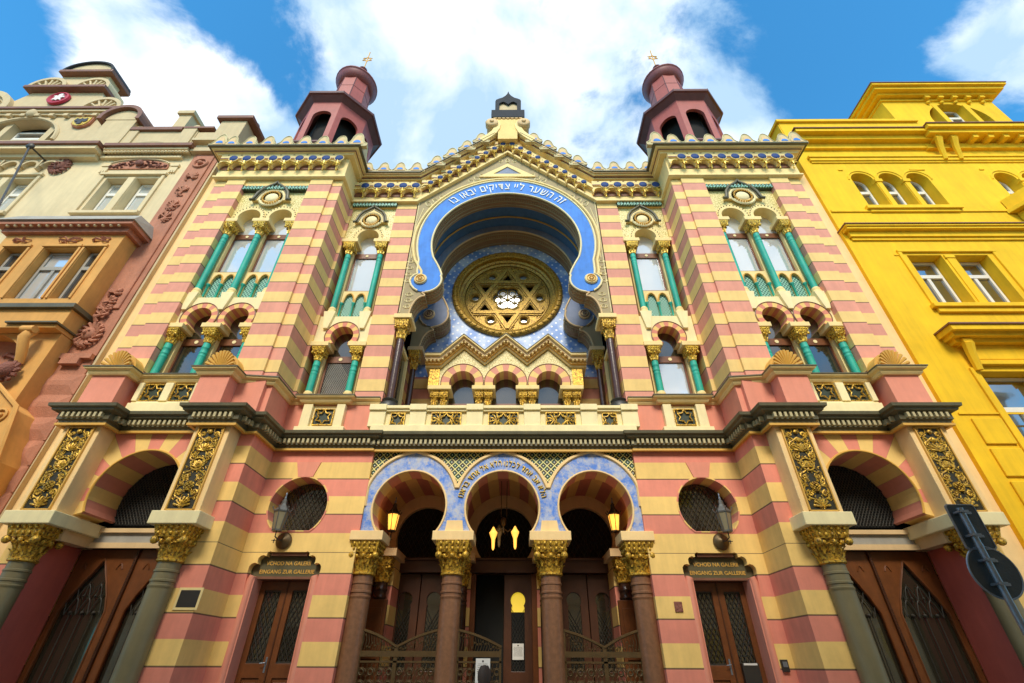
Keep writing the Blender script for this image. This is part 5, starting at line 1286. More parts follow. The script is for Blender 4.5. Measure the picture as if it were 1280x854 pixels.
# oriel on the right edge
b = MB(); b.prism([(15.1, 13.1), (16.0, 12.2), (19, 12.2), (19, 13.9), (15.8, 13.9)], YW-.6, YW) if False else None
b = MB(); b.prism_z([(15.25, YW-.02), (15.6, YW-.7), (20, YW-.7), (20, YW-.02)], 12.9, 13.05); b.prism_z([(15.45, YW-.02), (15.75, YW-.6), (20, YW-.6), (20, YW-.02)], 9.0, 12.9) if False else None
b.prism_z([(15.5, YW-.02), (15.8, YW-.55), (20, YW-.55), (20, YW-.02)], 12.6, 12.9); ych(b, 'balcony', bevel=.01)
ych(MB().prism_z([(15.35, YW-.02), (15.68, YW-.62), (20, YW-.62), (20, YW-.02)], 13.05, 13.5), 'balcony_parapet', bevel=.01)
ych(MB().box(9.96, 24, .002, 14, -.2, 17.5), 'house_body')
ych(MB().box(9.9, 24, .3, .35, .2, 17.0), 'inner_darkness', 'dark')

# ---------------- cream and orange house on the left
lh = empty('cream_house', (-15, 0, 0), 'cream stucco house with an orange oriel, terracotta pilaster and baroque gable left of the synagogue', 'house')
def lch(b, name, mat='hcream', **k):
    o = b.build(name, mat, None, **k); o.parent = lh; o.matrix_parent_inverse = Matrix.Translation((15, 0, 0)); return o
def lpar(o): o.parent = lh; o.matrix_parent_inverse = Matrix.Translation((15, 0, 0)); return o
LW = -.6
wins = [[(x0, 13.1), (x1, 13.1), (x1, 14.85), (x0, 14.85)] for x0, x1 in ((-13.32, -12.56), (-12.32, -11.58), (-17.6, -16.8), (-16.55, -15.75), (-20, -19.2))]
low = [[(x0, z0), (x1, z0), (x1, z1), (x0, z1)] for x0, x1, z0, z1 in ((-15.2, -12.0, 3.6, 6.9), (-14.8, -12.2, .5, 3.0))]
lch(MB().prism([(-24, -.2), (-9.9, -.2), (-9.9, 16.19), (-24, 16.19)], LW, 0, wins+low), 'wall')
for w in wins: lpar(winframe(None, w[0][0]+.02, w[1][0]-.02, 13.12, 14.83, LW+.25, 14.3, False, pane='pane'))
for x0, x1 in ((-13.42, -11.48), (-17.7, -15.65)):
    lch(MB().box(x0-.1, x0, LW-.06, LW, 13.1, 14.95).box(x1, x1+.1, LW-.06, LW, 13.1, 14.95).box(x0-.14, x1+.14, LW-.10, LW, 14.95, 15.05).box(x0-.1, x1+.1, LW-.12, LW, 12.98, 13.1), 'window_surround', 'hcream', bevel=.01)
    xc = (x0+x1)/2; lch(MB().box(xc-.12, xc+.12, LW-.05, LW+.1, 13.1, 14.86), 'mullion', bevel=.02)
# segmental relief over the window
xc = -12.5
rel = [(x, 15.32) for x in (-13.45, -11.5)][::1]; rel = [(-13.5, 15.32), (-11.5, 15.32), (-11.5, 15.45)]+[(xc+1.0*cos(R(t)), 15.45+.33*sin(R(t))) for t in range(15, 166, 10)]+[(-13.5, 15.45)]
lch(MB().prism(rel, LW-.04, LW), 'relief_field', 'terra')
b = MB(); b.smooth = True; random.seed(5)
for k in range(60):
    t = random.uniform(-1, 1); z = random.uniform(15.38, 15.42+.3*(1-t*t)); b.tube([(xc+t*.95, LW-.05, z), (xc+t*.95+random.uniform(-.08, .08), LW-.08, z+random.uniform(-.04, .04)), (xc+t*.95+random.uniform(-.1, .1), LW-.05, z+.03)], .025, 4)
b.ball((xc, LW-.1, 15.56), .14, 1, .6, 1); lch(b, 'relief_ornament', 'maroon')
b = MB(); b.smooth = True; b.tube([(xc+1.04*cos(R(t)), LW-.06, 15.47+.36*sin(R(t))) for t in range(15, 166, 10)], .03, 5); b.smooth = False
for x in (-13.75, -11.4): b.box(x, x+.28, LW-.08, LW, 15.42, 15.52); b.box(x+.03, x+.25, LW-.05, LW, 15.2, 15.42)
for x in (-13.75, -11.4):
    for k in range(3): b.box(x+.04+.08*k, x+.09+.08*k, LW-.06, LW, 15.1, 15.2)
lch(b, 'relief_surround', 'hcream')
# mask cartouche
def cartouche(x, z, s, mat, nm='mask_ornament', y=LW):
    b = MB(); b.smooth = True
    b.ball((x, y-.06, z), .17*s, 1, .7, 1.25, 9, 6); b.ball((x, y-.17*s-.02, z-.02), .05*s, .8, 1, 1.3)
    for k in range(14): t = 2*pi*k/14; b.tube([(x+.17*s*cos(t), y-.04, z+.22*s*sin(t)), (x+.30*s*cos(t+.2), y-.09, z+.36*s*sin(t+.2)), (x+.33*s*cos(t+.5), y-.03, z+.40*s*sin(t+.5))], .05*s, 5, taper=lambda q: 1.1-.5*q)
    for k in range(2): b.ball((x+(k-.5)*.12*s, y-.15*s-.02, z+.05*s), .03*s)
    lch(b, nm, mat)
cartouche(-15.2, 15.45, 1.0, 'maroon'); 
# scalloped frieze
b = MB()
for k in range(11):
    x = -15.5-.66*k; b.prism(ring(x, 15.36, .24, .31, 15.36, 12), LW-.14, LW); b.box(x-.36, x-.30, LW-.16, LW, 15.2, 15.68)
b.box(-24, -15.2, LW-.1, LW, 15.66, 15.80); lch(b, 'scalloped_frieze', 'hcream2')
# pilaster
lch(MB().box(-10.82, -9.94, LW-.05, LW, -.2, 16.1), 'pilaster', 'terra'); lch(MB().box(-10.68, -10.08, LW-.10, LW, 9.2, 15.95), 'pilaster_panel', 'terra', bevel=.02)
b = MB(); b.box(-10.95, -9.85, LW-.2, LW, 16.1, 16.3); b.box(-10.9, -9.9, LW-.14, LW, 16.3, 16.6); b.prism(arc(-10.38, 16.6, .42, 0, 180, 14, .4)+[], LW-.3, LW); b.box(-11.0, -9.85, LW-.33, LW, 16.55, 16.68); lch(b, 'pilaster_cap', 'hcream2', bevel=.01)
b = MB(); b.smooth = True; random.seed(9)
b.tube([(-10.38+.22*cos(R(t)), LW-.12, 15.5+.22*sin(R(t))) for t in range(0, 360, 24)], .045, 6, closed=True); b.ball((-10.38, LW-.13, 15.5), .09)
for z in (14.75, 14.0, 13.3, 12.75):
    for k in range(9): t = random.uniform(0, 6.3); b.tube([(-10.38, LW-.12, z), (-10.38+.15*cos(t), LW-.16, z+.17*sin(t)), (-10.38+.2*cos(t+.6), LW-.11, z+.24*sin(t+.6))], .035, 5)
for z in (9.7, 9.4, 9.15, 8.95):
    for k in range(7): t = random.uniform(0, 6.3); b.tube([(-10.38, LW-.12, z), (-10.38+.12*cos(t), LW-.18, z+.12*sin(t)), (-10.38+.16*cos(t+.6), LW-.11, z+.2*sin(t+.6))], .035, 5)
lch(b, 'pilaster_garland', 'terra'); cartouche(-10.38, 8.35, .95, 'terra', y=LW-.06)
lch(MB().box(-10.82, -9.94, LW-.16, LW, 7.62, 7.75).box(-10.6, -10.16, LW-.18, LW-.05, 7.45, 7.62), 'pilaster_bracket', 'terra')
for k in range(13):                                                   # diamond rusticated blocks
    z0 = 7.22-.56*k; x0, x1 = -10.86, -9.90; d = .055; ins = .2
    b = MB(); b.add([(x0, LW-.05, z0-.54), (x1, LW-.05, z0-.54), (x1, LW-.05, z0), (x0, LW-.05, z0), (x0+ins, LW-.05-d, z0-.50+.19), (x1-ins, LW-.05-d, z0-.50+.19), (x1-ins, LW-.05-d, z0-.19), (x0+ins, LW-.05-d, z0-.19), (x0, LW, z0-.50), (x1, LW, z0-.50), (x1, LW, z0), (x0, LW, z0)],
                    [(0, 1, 5, 4), (1, 2, 6, 5), (2, 3, 7, 6), (3, 0, 4, 7), (4, 5, 6, 7), (0, 8, 9, 1), (1, 9, 10, 2), (2, 10, 11, 3), (3, 11, 8, 0), (8, 11, 10, 9)]); lch(b, 'rusticated_block', 'terra')
lch(MB().box(-9.93, -9.87, LW-.02, .0, -.2, 16.5), 'corner_strip', 'hcream2')
# main cornice
b = MB(); b.box(-24, -14.1, LW-.20, LW+.1, 15.78, 15.95); b.box(-24, -14.0, LW-.42, LW+.1, 15.95, 16.12); lch(b, 'main_cornice', 'hcream')
lch(MB().box(-24, -13.92, LW-.50, LW+.1, 16.12, 16.26), 'cornice_gutter', 'gut')
b = MB(); b.box(-14.0, -11.2, LW-.12, LW+.1, 15.85, 15.95); b.box(-13.95, -11.0, LW-.26, LW+.1, 16.12, 16.22); b.smooth = True
for k in range(25): b.ball((-13.85+.118*k, LW-.20, 16.04), .06, 1, 1, .9, 6, 4)
lch(b, 'main_cornice', 'hcream'); lch(MB().box(-13.9, -10.85, LW-.35, LW+.1, 16.22, 16.36), 'cornice_gutter', 'gut')
# attic parapet on the right
lch(MB().box(-14.6, -11.36, LW, LW+.4, 16.2, 17.62), 'attic_parapet', 'hcream2')
for xa in (-11.9, -14.0): lch(MB().box(xa, xa+.5, LW-.06, LW+.45, 16.2, 17.74), 'parapet_pier', 'hcream2', bevel=.01)
lch(MB().box(-11.35, -10.72, LW+.02, LW+.3, 16.6, 17.6), 'attic_parapet', 'hcream2'); lch(MB().prism(arc(-12.75, 16.36, .95, 0, 180, 14, .62), LW-.02, LW), 'blind_recess', 'tan')
lch(MB().box(-13.83, -11.92, LW-.10, LW+.45, 17.62, 17.80).box(-11.92, -10.8, LW-.08, LW+.4, 17.74, 17.84), 'parapet_coping', 'gut')
for x in (-13.75, -11.65): b = MB(); b.smooth = True; b.lathe([(.10, 17.8), (.18, 17.85), (.18, 18.05), (.12, 18.2), (0, 18.23)], x, LW+.2, 10); lch(b, 'parapet_knob', 'hcream2')
b = MB(); b.box(-10.70, -9.75, LW-.03, LW+.8, 16.7, 18.28); lch(b, 'corner_chimney', 'hcream2', bevel=.02)
lch(MB().box(-10.85, -9.5, LW-.16, LW+.95, 18.28, 18.46), 'chimney_coping', 'gut', bevel=.02); b = MB(); b.smooth = True; b.lathe([(.14, 18.45), (.16, 18.75), (0, 18.8)], -9.8, LW+.4, 12); lch(b, 'chimney_pot', 'lead')
# gable tiers
aw = [(-19.6, 17.15), (-16.55, 17.15)]+arc(-18.1, 17.15, 1.53, 0, 180, 24, 1.35)[1:-1]
lch(MB().prism([(-24, 16.2), (-14.9, 16.2), (-14.9, 18.85), (-24, 18.85)], LW+.02, LW+.4, [aw]), 'gable_wall', 'hcream2')
lpar(winframe(None, -18.7, -17.2, 17.12, 18.2, LW+.35, 17.75, True)); b = MB(); b.box(-18.95, -18.72, LW+.1, LW+.4, 17.1, 18.4); b.box(-17.2, -16.95, LW+.1, LW+.4, 17.1, 18.4); lch(b, 'gable_mullion', 'hcream2')
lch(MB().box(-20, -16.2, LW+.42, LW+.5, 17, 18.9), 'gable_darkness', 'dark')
b = MB(); b.smooth = True; b.tube([(-18.1+1.6*cos(R(t)), LW, 17.15+1.42*sin(R(t))) for t in range(0, 181, 10)], .07, 6); b.ball((-18.1, LW-.1, 18.75), .2, 1, .6, 1.2); lch(b, 'gable_window_arch', 'hcream2')
b = MB(); b.box(-24, -14.9, LW-.06, LW+.3, 18.72, 18.84); b.box(-24, -14.85, LW-.14, LW+.3, 18.84, 18.96)
for k in range(14): b.box(-15.2-.55*k, -15.02-.55*k, LW-.12, LW, 18.58, 18.73)
lch(b, 'gable_cornice', 'hcream2'); lch(MB().box(-24, -14.8, LW-.20, LW+.4, 18.96, 19.08), 'gable_flashing', 'gut')
# curved corner pediment
b = MB(); b.prism(arc(-14.42, 18.25, .62, 0, 180, 18, .62), LW-.12, LW+.9); b.box(-15.0, -13.84, LW-.1, LW+.8, 16.25, 18.3); lch(b, 'corner_pier', 'hcream2', bevel=.02)
b = MB(); b.prism(band(-14.42, 18.25, .64, .80, -10, 190, 18), LW-.26, LW+1.0); lch(b, 'corner_hood', 'gut')
lch(MB().box(-13.7, -13.2, .3, .8, 17.9, 20.4).box(-13.8, -13.1, .2, .9, 20.4, 20.6), 'chimney', 'hcream2')
# second tier, third tier
lch(MB().prism([(-20.2, 19.05), (-15.2, 19.05), (-15.5, 19.5), (-16.2, 20.1), (-16.4, 20.55), (-19.3, 20.55)], LW+.04, LW+.5), 'gable_wall', 'hcream2')
lch(MB().box(-19.5, -16.2, LW-.22, LW+.9, 20.55, 20.72), 'gable_flashing', 'gut', bevel=.02)
lch(MB().prism([(-18.9, 20.7), (-16.7, 20.7), (-16.8, 21.9), (-18.8, 21.9)], LW+.05, LW+.6), 'gable_wall', 'hcream2'); lch(MB().box(-18.85, -16.6, LW-.18, LW+.9, 21.9, 22.08), 'gable_flashing', 'gut', bevel=.02)
b = MB(); b.prism(arc(-17.75, 22.08, 1.0, 0, 180, 18, .72), LW-.05, LW+.8); lch(b, 'gable_crest', 'hcream2')
b = MB(); b.prism(arc(-17.75, 22.08, 1.08, 0, 180, 18, .80)+arc(-17.75, 22.08, .99, 180, 0, 18, .71), LW-.15, LW+.9); lch(b, 'crest_flashing', 'slate')
for cx, cz, rr in ((-18.8, 20.72, .8), (-16.95, 20.72, .75), (-20.8, 19.1, 1.4), (-15.75, 19.1, .8)):
    b = MB(); b.prism(ring(cx, cz, rr*.82, rr, cz, 16), LW-.12, LW+.7); b.prism(arc(cx, cz, rr*.82, 0, 180, 16), LW-.02, LW+.6)
    b.smooth = True
    for k in range(7): t = pi*(k+.5)/7; b.tube([(cx+rr*.3*cos(t), LW-.05, cz+rr*.3*sin(t)), (cx+rr*.75*cos(t), LW-.08, cz+rr*.75*sin(t))], .045, 5)
    lch(b, 'shell_scroll', 'hcream2')
b = MB(); b.smooth = True; b.lathe([(0, -.04), (.30, -.04), (.34, -.09), (.40, -.08), (.42, 0)], 0, 0, 24, axis='y'); b.v = [(x-17.85, y+LW, z+19.98) for x, y, z in b.v]; em = lch(b, 'round_crest', 'shieldred')
def polyobj(pts, y0, y1, nm, mat, par_):
    o = MB().prism(pts, y0, y1).build(nm, mat, None); o.parent = par_; o.matrix_parent_inverse = par_.matrix_world.inverted(); o.parent = par_; return o
lion = [(-.16, -.2), (-.05, -.14), (.02, -.22), (.08, -.12), (.2, -.2), (.13, -.04), (.19, .04), (.26, .0), (.22, .1), (.1, .12), (.14, .24), (.03, .28), (-.05, .2), (-.02, .1), (-.12, .14), (-.2, .08), (-.1, .04), (-.12, -.06)]
b = MB(); b.prism([(x-17.85, z+19.98) for x, z in lion], LW-.09, LW-.055); lch(b, 'lion_charge', 'white')
sh = [(-.30, .26), (.30, .26), (.30, -.08), (.2, -.22), (0, -.30), (-.2, -.22), (-.30, -.08)]
lch(MB().prism([(x*1.15-15.95, z*1.15+18.2) for x, z in sh], LW-.07, LW+.02), 'shield_border', 'terra'); lch(MB().prism([(x-15.95, z+18.2) for x, z in sh], LW-.10, LW-.05), 'shield', 'goldb')
eagle = [(0, .2), (.05, .12), (.2, .18), (.24, .0), (.16, -.08), (.08, -.02), (.1, -.16), (0, -.22), (-.1, -.16), (-.08, -.02), (-.16, -.08), (-.24, .0), (-.2, .18), (-.05, .12)]
lch(MB().prism([(x-15.95, z+18.2) for x, z in eagle], LW-.12, LW-.095), 'eagle_charge', 'black')
# orange oriel
OY = -1.15
def O(X, Z): return rp(X, Z, OY)
x0, z0 = O(-14.9, 9.5); x1, z1 = O(-11.35, 12.1); z0 -= .15
cols_ = [(-14.62, -13.95), (-13.45, -12.45), (-12.25, -11.70)]
hs = []
for xa, xb in cols_: a_, b_ = O(xa, 9.62), O(xb, 11.55); hs.append([(a_[0], a_[1]), (b_[0], a_[1]), (b_[0], b_[1]), (a_[0], b_[1])])
lch(MB().prism([(x0, z0), (x1, z0), (x1, z1), (x0, z1)], OY, OY+.25, hs), 'oriel_front', 'orange')
lch(MB().box(x1-.12, x1, OY+.25, LW, z0, z1), 'oriel_side', 'orange'); lch(MB().box(x0, x0+.12, OY+.25, LW, z0, z1), 'oriel_side', 'orange')
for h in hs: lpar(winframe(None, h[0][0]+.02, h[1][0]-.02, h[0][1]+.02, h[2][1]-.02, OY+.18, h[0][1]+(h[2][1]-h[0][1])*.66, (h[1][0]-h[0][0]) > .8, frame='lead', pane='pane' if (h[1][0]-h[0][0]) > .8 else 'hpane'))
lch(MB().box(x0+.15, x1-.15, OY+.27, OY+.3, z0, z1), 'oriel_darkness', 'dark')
b = MB()
for h in hs: b.box(h[0][0]-.08, h[1][0]+.08, OY-.06, OY, h[2][1]+.02, h[2][1]+.10); b.box(h[0][0]-.07, h[0][0]-.01, OY-.04, OY, h[0][1], h[2][1]); b.box(h[1][0]+.01, h[1][0]+.07, OY-.04, OY, h[0][1], h[2][1])
lch(b, 'oriel_surround', 'orange', bevel=.008)
b = MB(); b.smooth = True; random.seed(11)
zc = z1-.22
for xx in (hs[0][0][0]+.3, (hs[1][0][0]+hs[1][1][0])/2, hs[2][0][0]+.3):
    big = 1.6 if abs(xx-(hs[1][0][0]+hs[1][1][0])/2) < .1 else 1
    for k in range(10): t = random.uniform(0, 6.3); b.tube([(xx, OY-.02, zc), (xx+.15*big*cos(t), OY-.07, zc+.08*sin(t)), (xx+.26*big*cos(t+.4), OY-.02, zc+.11*sin(t+.4))], .022, 4)
lch(b, 'oriel_ornament', 'terra')
b = MB(); b.box(x0-.1, x1+.12, OY-.12, LW, z1, z1+.16); b.box(x0-.25, x1+.28, OY-.28, LW, z1+.16, z1+.28); lch(b, 'oriel_cornice', 'terra')
b = MB(); b.smooth = True
for k in range(15): b.ball((x0+.1+(x1-x0-.2)*k/14, OY-.22, z1+.14), .045)
lch(b, 'oriel_beading', 'hcream'); lch(MB().add([(x0-.3, OY-.34, z1+.28), (x1+.33, OY-.34, z1+.28), (x1+.33, LW, z1+.28), (x0-.3, LW, z1+.28), (x0-.1, OY-.05, z1+.75), (x1+.12, OY-.05, z1+.75), (x1+.12, LW, z1+.85), (x0-.1, LW, z1+.85)], [(0, 3, 2, 1), (4, 5, 6, 7), (0, 1, 5, 4), (1, 2, 6, 5), (2, 3, 7, 6), (3, 0, 4, 7)]), 'oriel_roof', 'lead')
b = MB(); b.box(x0-.1, x1+.12, OY-.14, LW, z0-.12, z0); lch(b, 'oriel_sill', 'darkcorn'); b = MB(); b.box(x0+.0, x1+.02, OY-.04, LW, z0-.62, z0-.12); b.box(x0-.12, x1-.0, OY-.12, LW, z0-.74, z0-.64); lch(b, 'oriel_base', 'orange', bevel=.01)
lch(MB().box(x1-1.2, x1+.05, OY-.2, LW, z0-.64, z0-.60).box(x0, x1-1.2, OY-.1, LW, z0-.66, z0-.63), 'oriel_flashing', 'darkcorn')
# blind arch, console and lower arched window
zA = z0-.75
b = MB(); b.prism([(-24, 5.0), (x1-.02, 5.0), (x1-.02, zA), (-24, zA)], OY+.12, LW, [[(x0+.3, 6.9), (x1-.62, 6.9)]+arc((x0+x1)/2-.16, 7.2, (x1-x0)/2-.46, 0, 180, 20, .95)]); lch(b, 'blind_arch_wall', 'orange')
lch(MB().box(x0, x1-.3, LW-.1, LW-.05, 6.8, 8.6), 'arch_field', 'terra')
b = MB(); b.smooth = True; random.seed(4)
for k in range(46):
    x = random.uniform(x0+.5, x1-.8); z = random.uniform(7.1, 7.75); b.tube([(x, LW-.12, z), (x+random.uniform(-.15, .15), LW-.17, z+random.uniform(-.1, .1)), (x+random.uniform(-.2, .2), LW-.11, z+.05)], .045, 5)
lch(b, 'arch_relief', 'maroon')
b = MB(); b.smooth = True; xc = x1-.45; b.tube([(xc, OY-.12, zA-.05), (xc+.02, OY-.22, zA-.35), (xc, OY-.02, zA-.7), (xc, OY+.05, zA-.9)], .12, 8, taper=lambda q: 1-.3*q); b.tube([(xc-.15, OY-.22, zA-.12), (xc+.15, OY-.22, zA-.12)], .09, 8); lch(b, 'console', 'orange')
b = MB(); b.smooth = True; b.ball((xc, OY-.1, zA-1.15), .17, .9, .8, 1.2); 
for k in range(10): t = 2*pi*k/10; b.tube([(xc+.12*cos(t), OY-.05, zA-1.15+.15*sin(t)), (xc+.22*cos(t+.3), OY-.02, zA-1.15+.26*sin(t+.3))], .05, 5)
lch(b, 'console_mask', 'maroon')
lx0, lx1 = O(-16.4, 5)[0], O(-11.65, 5)[0]; lz = O(0, 7.15)[1]
cxx = (lx0+lx1)/2
b = MB(); b.prism([(lx0, 1.0), (lx1+.9, 1.0), (lx1+.9, 4.9), (lx1+.55, 6.05), (lx1-.3, 6.7), (cxx, 7.0), (lx0, 7.0)], OY-.02, LW-.02, [[(lx0+.3, 1.2), (lx1-.08, 1.2), (lx1-.08, 5.85), (lx1-.7, 6.3), (cxx, 6.45), (lx0+.3, 6.3)]]); lch(b, 'arched_surround', 'orange', bevel=.02)
b = MB(); b.smooth = True; b.tube([(lx1+.9, OY-.03, 4.9), (lx1+.58, OY-.05, 6.1), (lx1-.3, OY-.05, 6.74), (cxx, OY-.05, 7.03)], .05, 6)
for z, s_ in ((5.9, .13), (5.35, .16)): b.tube([(lx1+.35+s_*cos(R(t)), OY-.04, z+s_*sin(R(t))) for t in range(0, 360, 30)], .03, 5, closed=True); b.ball((lx1+.35, OY-.04, z), s_*.4)
b.tube([(lx1-.1, OY-.04, 4.85), (lx1+.35, OY-.07, 4.95), (lx1+.9, OY-.04, 4.8)], .05, 6); lch(b, 'surround_ornament', 'orange')
lpar(winframe(None, cxx+.2, lx1-.02, 1.3, 6.2, LW-.15, 4.9, True, frame='olive', pane='dpane')); lch(MB().box(lx0, lx1, LW-.05, LW-.03, 1.0, 6.8), 'window_darkness', 'dark')
lch(MB().box(-24, -9.95, .0, 14, -.2, 16.8), 'house_body', 'hcream2'); lch(MB().box(-24, -10.2, .02, .05, .2, 16.5), 'inner_darkness', 'dark') if False else None

# ---------------- row across the street (unseen, added and sized to shade the lower front)
oh_ = empty('unseen_opposite_house', (0, -13, 0), 'unseen plain ochre house row with grey windows, added across the street to shade the synagogue', 'house')
def och(b, name, mat, **k): o = b.build(name, mat, None, **k); o.parent = oh_; o.matrix_parent_inverse = Matrix.Translation((0, 13, 0)); return o
och(MB().box(-26, 26, -24, -12.6, -.2, 13.2), 'wall', 'oppo')
och(MB().box(-26.2, 26.2, -24, -12.2, 13.2, 13.5).box(-26.2, 26.2, -12.6, -12.45, 4.2, 4.5), 'cornice', 'hcream2')
for zf in (1.0, 5.2, 7.9, 10.6):
    for k in range(14): 
        x = -24.5+3.6*k; w = och(MB().box(x, x+1.3, -12.6, -12.55, zf, zf+2.0), 'window', 'winwhite'); g = MB().box(x+.1, x+1.2, -12.55, -12.545, zf+.1, zf+1.9).build('pane', 'hpane', None); g.parent = w; g.matrix_parent_inverse = w.matrix_world.inverted() if False else Matrix.Translation((0, 0, 0)); w.matrix_parent_inverse = w.matrix_parent_inverse

# ================================================================ SMALL THINGS
def wall_lantern(x, y, z, lab, s=1.0, lit=False, side=1):
    root = empty('wall_lantern', (x, y, z), lab, 'lantern', 'glowing lanterns in the portal' if lit else 'wall lanterns over the gallery doors')
    def k(b, nm, mt, par=root, **kw): o = b.build(nm, mt, par, **kw); return o
    w = .155*s; off = -.34*s; zb0 = .14*s
    if not lit:
        p = MB(); p.smooth = True; p.lathe([(0, -.10), (.04, -.10), (.07, -.07), (.14, -.05), (.16, -.02), (.16, 0)], 0, 0, 24, axis='y'); k(p, 'wall_plate', 'bronze')
    a_ = MB(); a_.smooth = True; a_.tube([(0, -.08, 0), (side*.03, off*.6, -.02), (side*.06, off, .02), (side*.06, off, zb0)], .014*s, 6); a_.ball((side*.06, off, -.05), .022*s); a_.tube([(side*.06, off, -.02), (side*.06, off, -.1)], .008, 5); a_.tube([(side*.06-.05, off, -.05), (side*.06+.05, off, -.05)], .007, 5); k(a_, 'bracket', 'iron')
    cx = side*.06
    def frus(b, r0, z0, r1, z1, n=6): b.lathe([(r0, z0), (r1, z1)], cx, off, n, pi/6)
    g = MB(); frus(g, w*.62, zb0+.03, w*1.0, zb0+.42*s); gl = k(g, 'glass', 'lit' if lit else 'milk')
    f = MB(); f.smooth = False
    for q in range(6):
        t = pi/6+q*pi/3; f.tube([(cx+w*.63*cos(t), off+w*.63*sin(t), zb0+.02), (cx+w*1.02*cos(t), off+w*1.02*sin(t), zb0+.43*s)], .010*s, 4)
        f.tube([(cx+w*1.05*cos(t), off+w*1.05*sin(t), zb0+.43*s), (cx+w*1.35*cos(t), off+w*1.35*sin(t), zb0+.50*s)], .010*s, 4)
        if not lit: f.ball((cx+w*1.35*cos(t), off+w*1.35*sin(t), zb0+.51*s), .016*s)
    f.lathe([(w*.70, zb0), (w*.72, zb0+.03)], cx, off, 6, pi/6); f.lathe([(w*1.08, zb0+.41*s), (w*1.12, zb0+.44*s), (w*.5, zb0+.56*s), (w*.38, zb0+.60*s), (w*.35, zb0+.68*s), (w*.12, zb0+.72*s)], cx, off, 6, pi/6); k(f, 'lantern_frame', 'iron' if lit else 'lanternmetal')
    t_ = MB(); t_.smooth = True; t_.lathe([(.015*s, zb0+.70*s), (.03*s, zb0+.74*s), (.01*s, zb0+.80*s), (.022*s, zb0+.83*s), (0, zb0+.88*s)], cx, off, 10); k(t_, 'finial', 'zinc')
    if lit:
        L = bpy.data.lights.new('lantern_light', 'POINT'); L.energy = 1.1; L.color = (1, .55, .2); L.shadow_soft_size = .05; lo = bpy.data.objects.new('lantern_light', L); col.objects.link(lo); lo.parent = root; lo.location = (cx, off-.22, zb0+.2)
    return root
wall_lantern(-4.42, -.02, 3.66, 'unlit glass wall lantern on a round bronze plate above the left gallery door', .88, side=-1)
wall_lantern(4.42, -.02, 3.66, 'unlit glass wall lantern on a round bronze plate above the right gallery door', .88, side=1)
wall_lantern(-2.62, 1.45, 3.98, 'glowing amber lantern inside the left portal arch', .9, True, 1)
wall_lantern(2.62, 1.45, 3.98, 'glowing amber lantern inside the right portal arch', .9, True, -1)
# chandelier in the middle arch
ch = empty('hanging_lamp', (0, 1.2, 5.0), 'hanging brass lamp with torch-shaped shades inside the middle portal arch', 'lamp')
b = MB(); b.smooth = True
for dx in (-.06, .08): b.tube([(dx, 0, .55), (dx*.9, 0, -.55)], .010, 5)
b.build('chain', 'bronze', ch)
b = MB(); b.smooth = True; b.ball((0, 0, -.66), .07, 1, 1, 1.5); b.tube([(0, 0, -.6), (0, 0, -.9)], .02, 6)
for q in range(3): t = R(200+q*120); b.tube([(0, 0, -.8), (.14*cos(t), .14*sin(t), -.9), (.22*cos(t), .22*sin(t), -.86)], .012, 5)
b.build('lamp_frame', 'bronze', ch)
for q, lit in ((0, 'lit'), (1, 'lit'), (2, 'milk')):
    t = R(200+q*120); x, y = .25*cos(t), .25*sin(t); x = (-.22, .27, -.10)[q]; y = (-.15, -.1, .15)[q]; zz_ = (-.98, -.95, -.86)[q]
    s = MB(); s.smooth = True; s.lathe([(.012, zz_-.32), (.03, zz_-.28), (.04, zz_-.10), (.085, zz_+.02), (.09, zz_+.05), (.05, zz_+.10), (.02, zz_+.16), (0, zz_+.18)], x, y, 12); s.build('torch_shade', lit, ch)
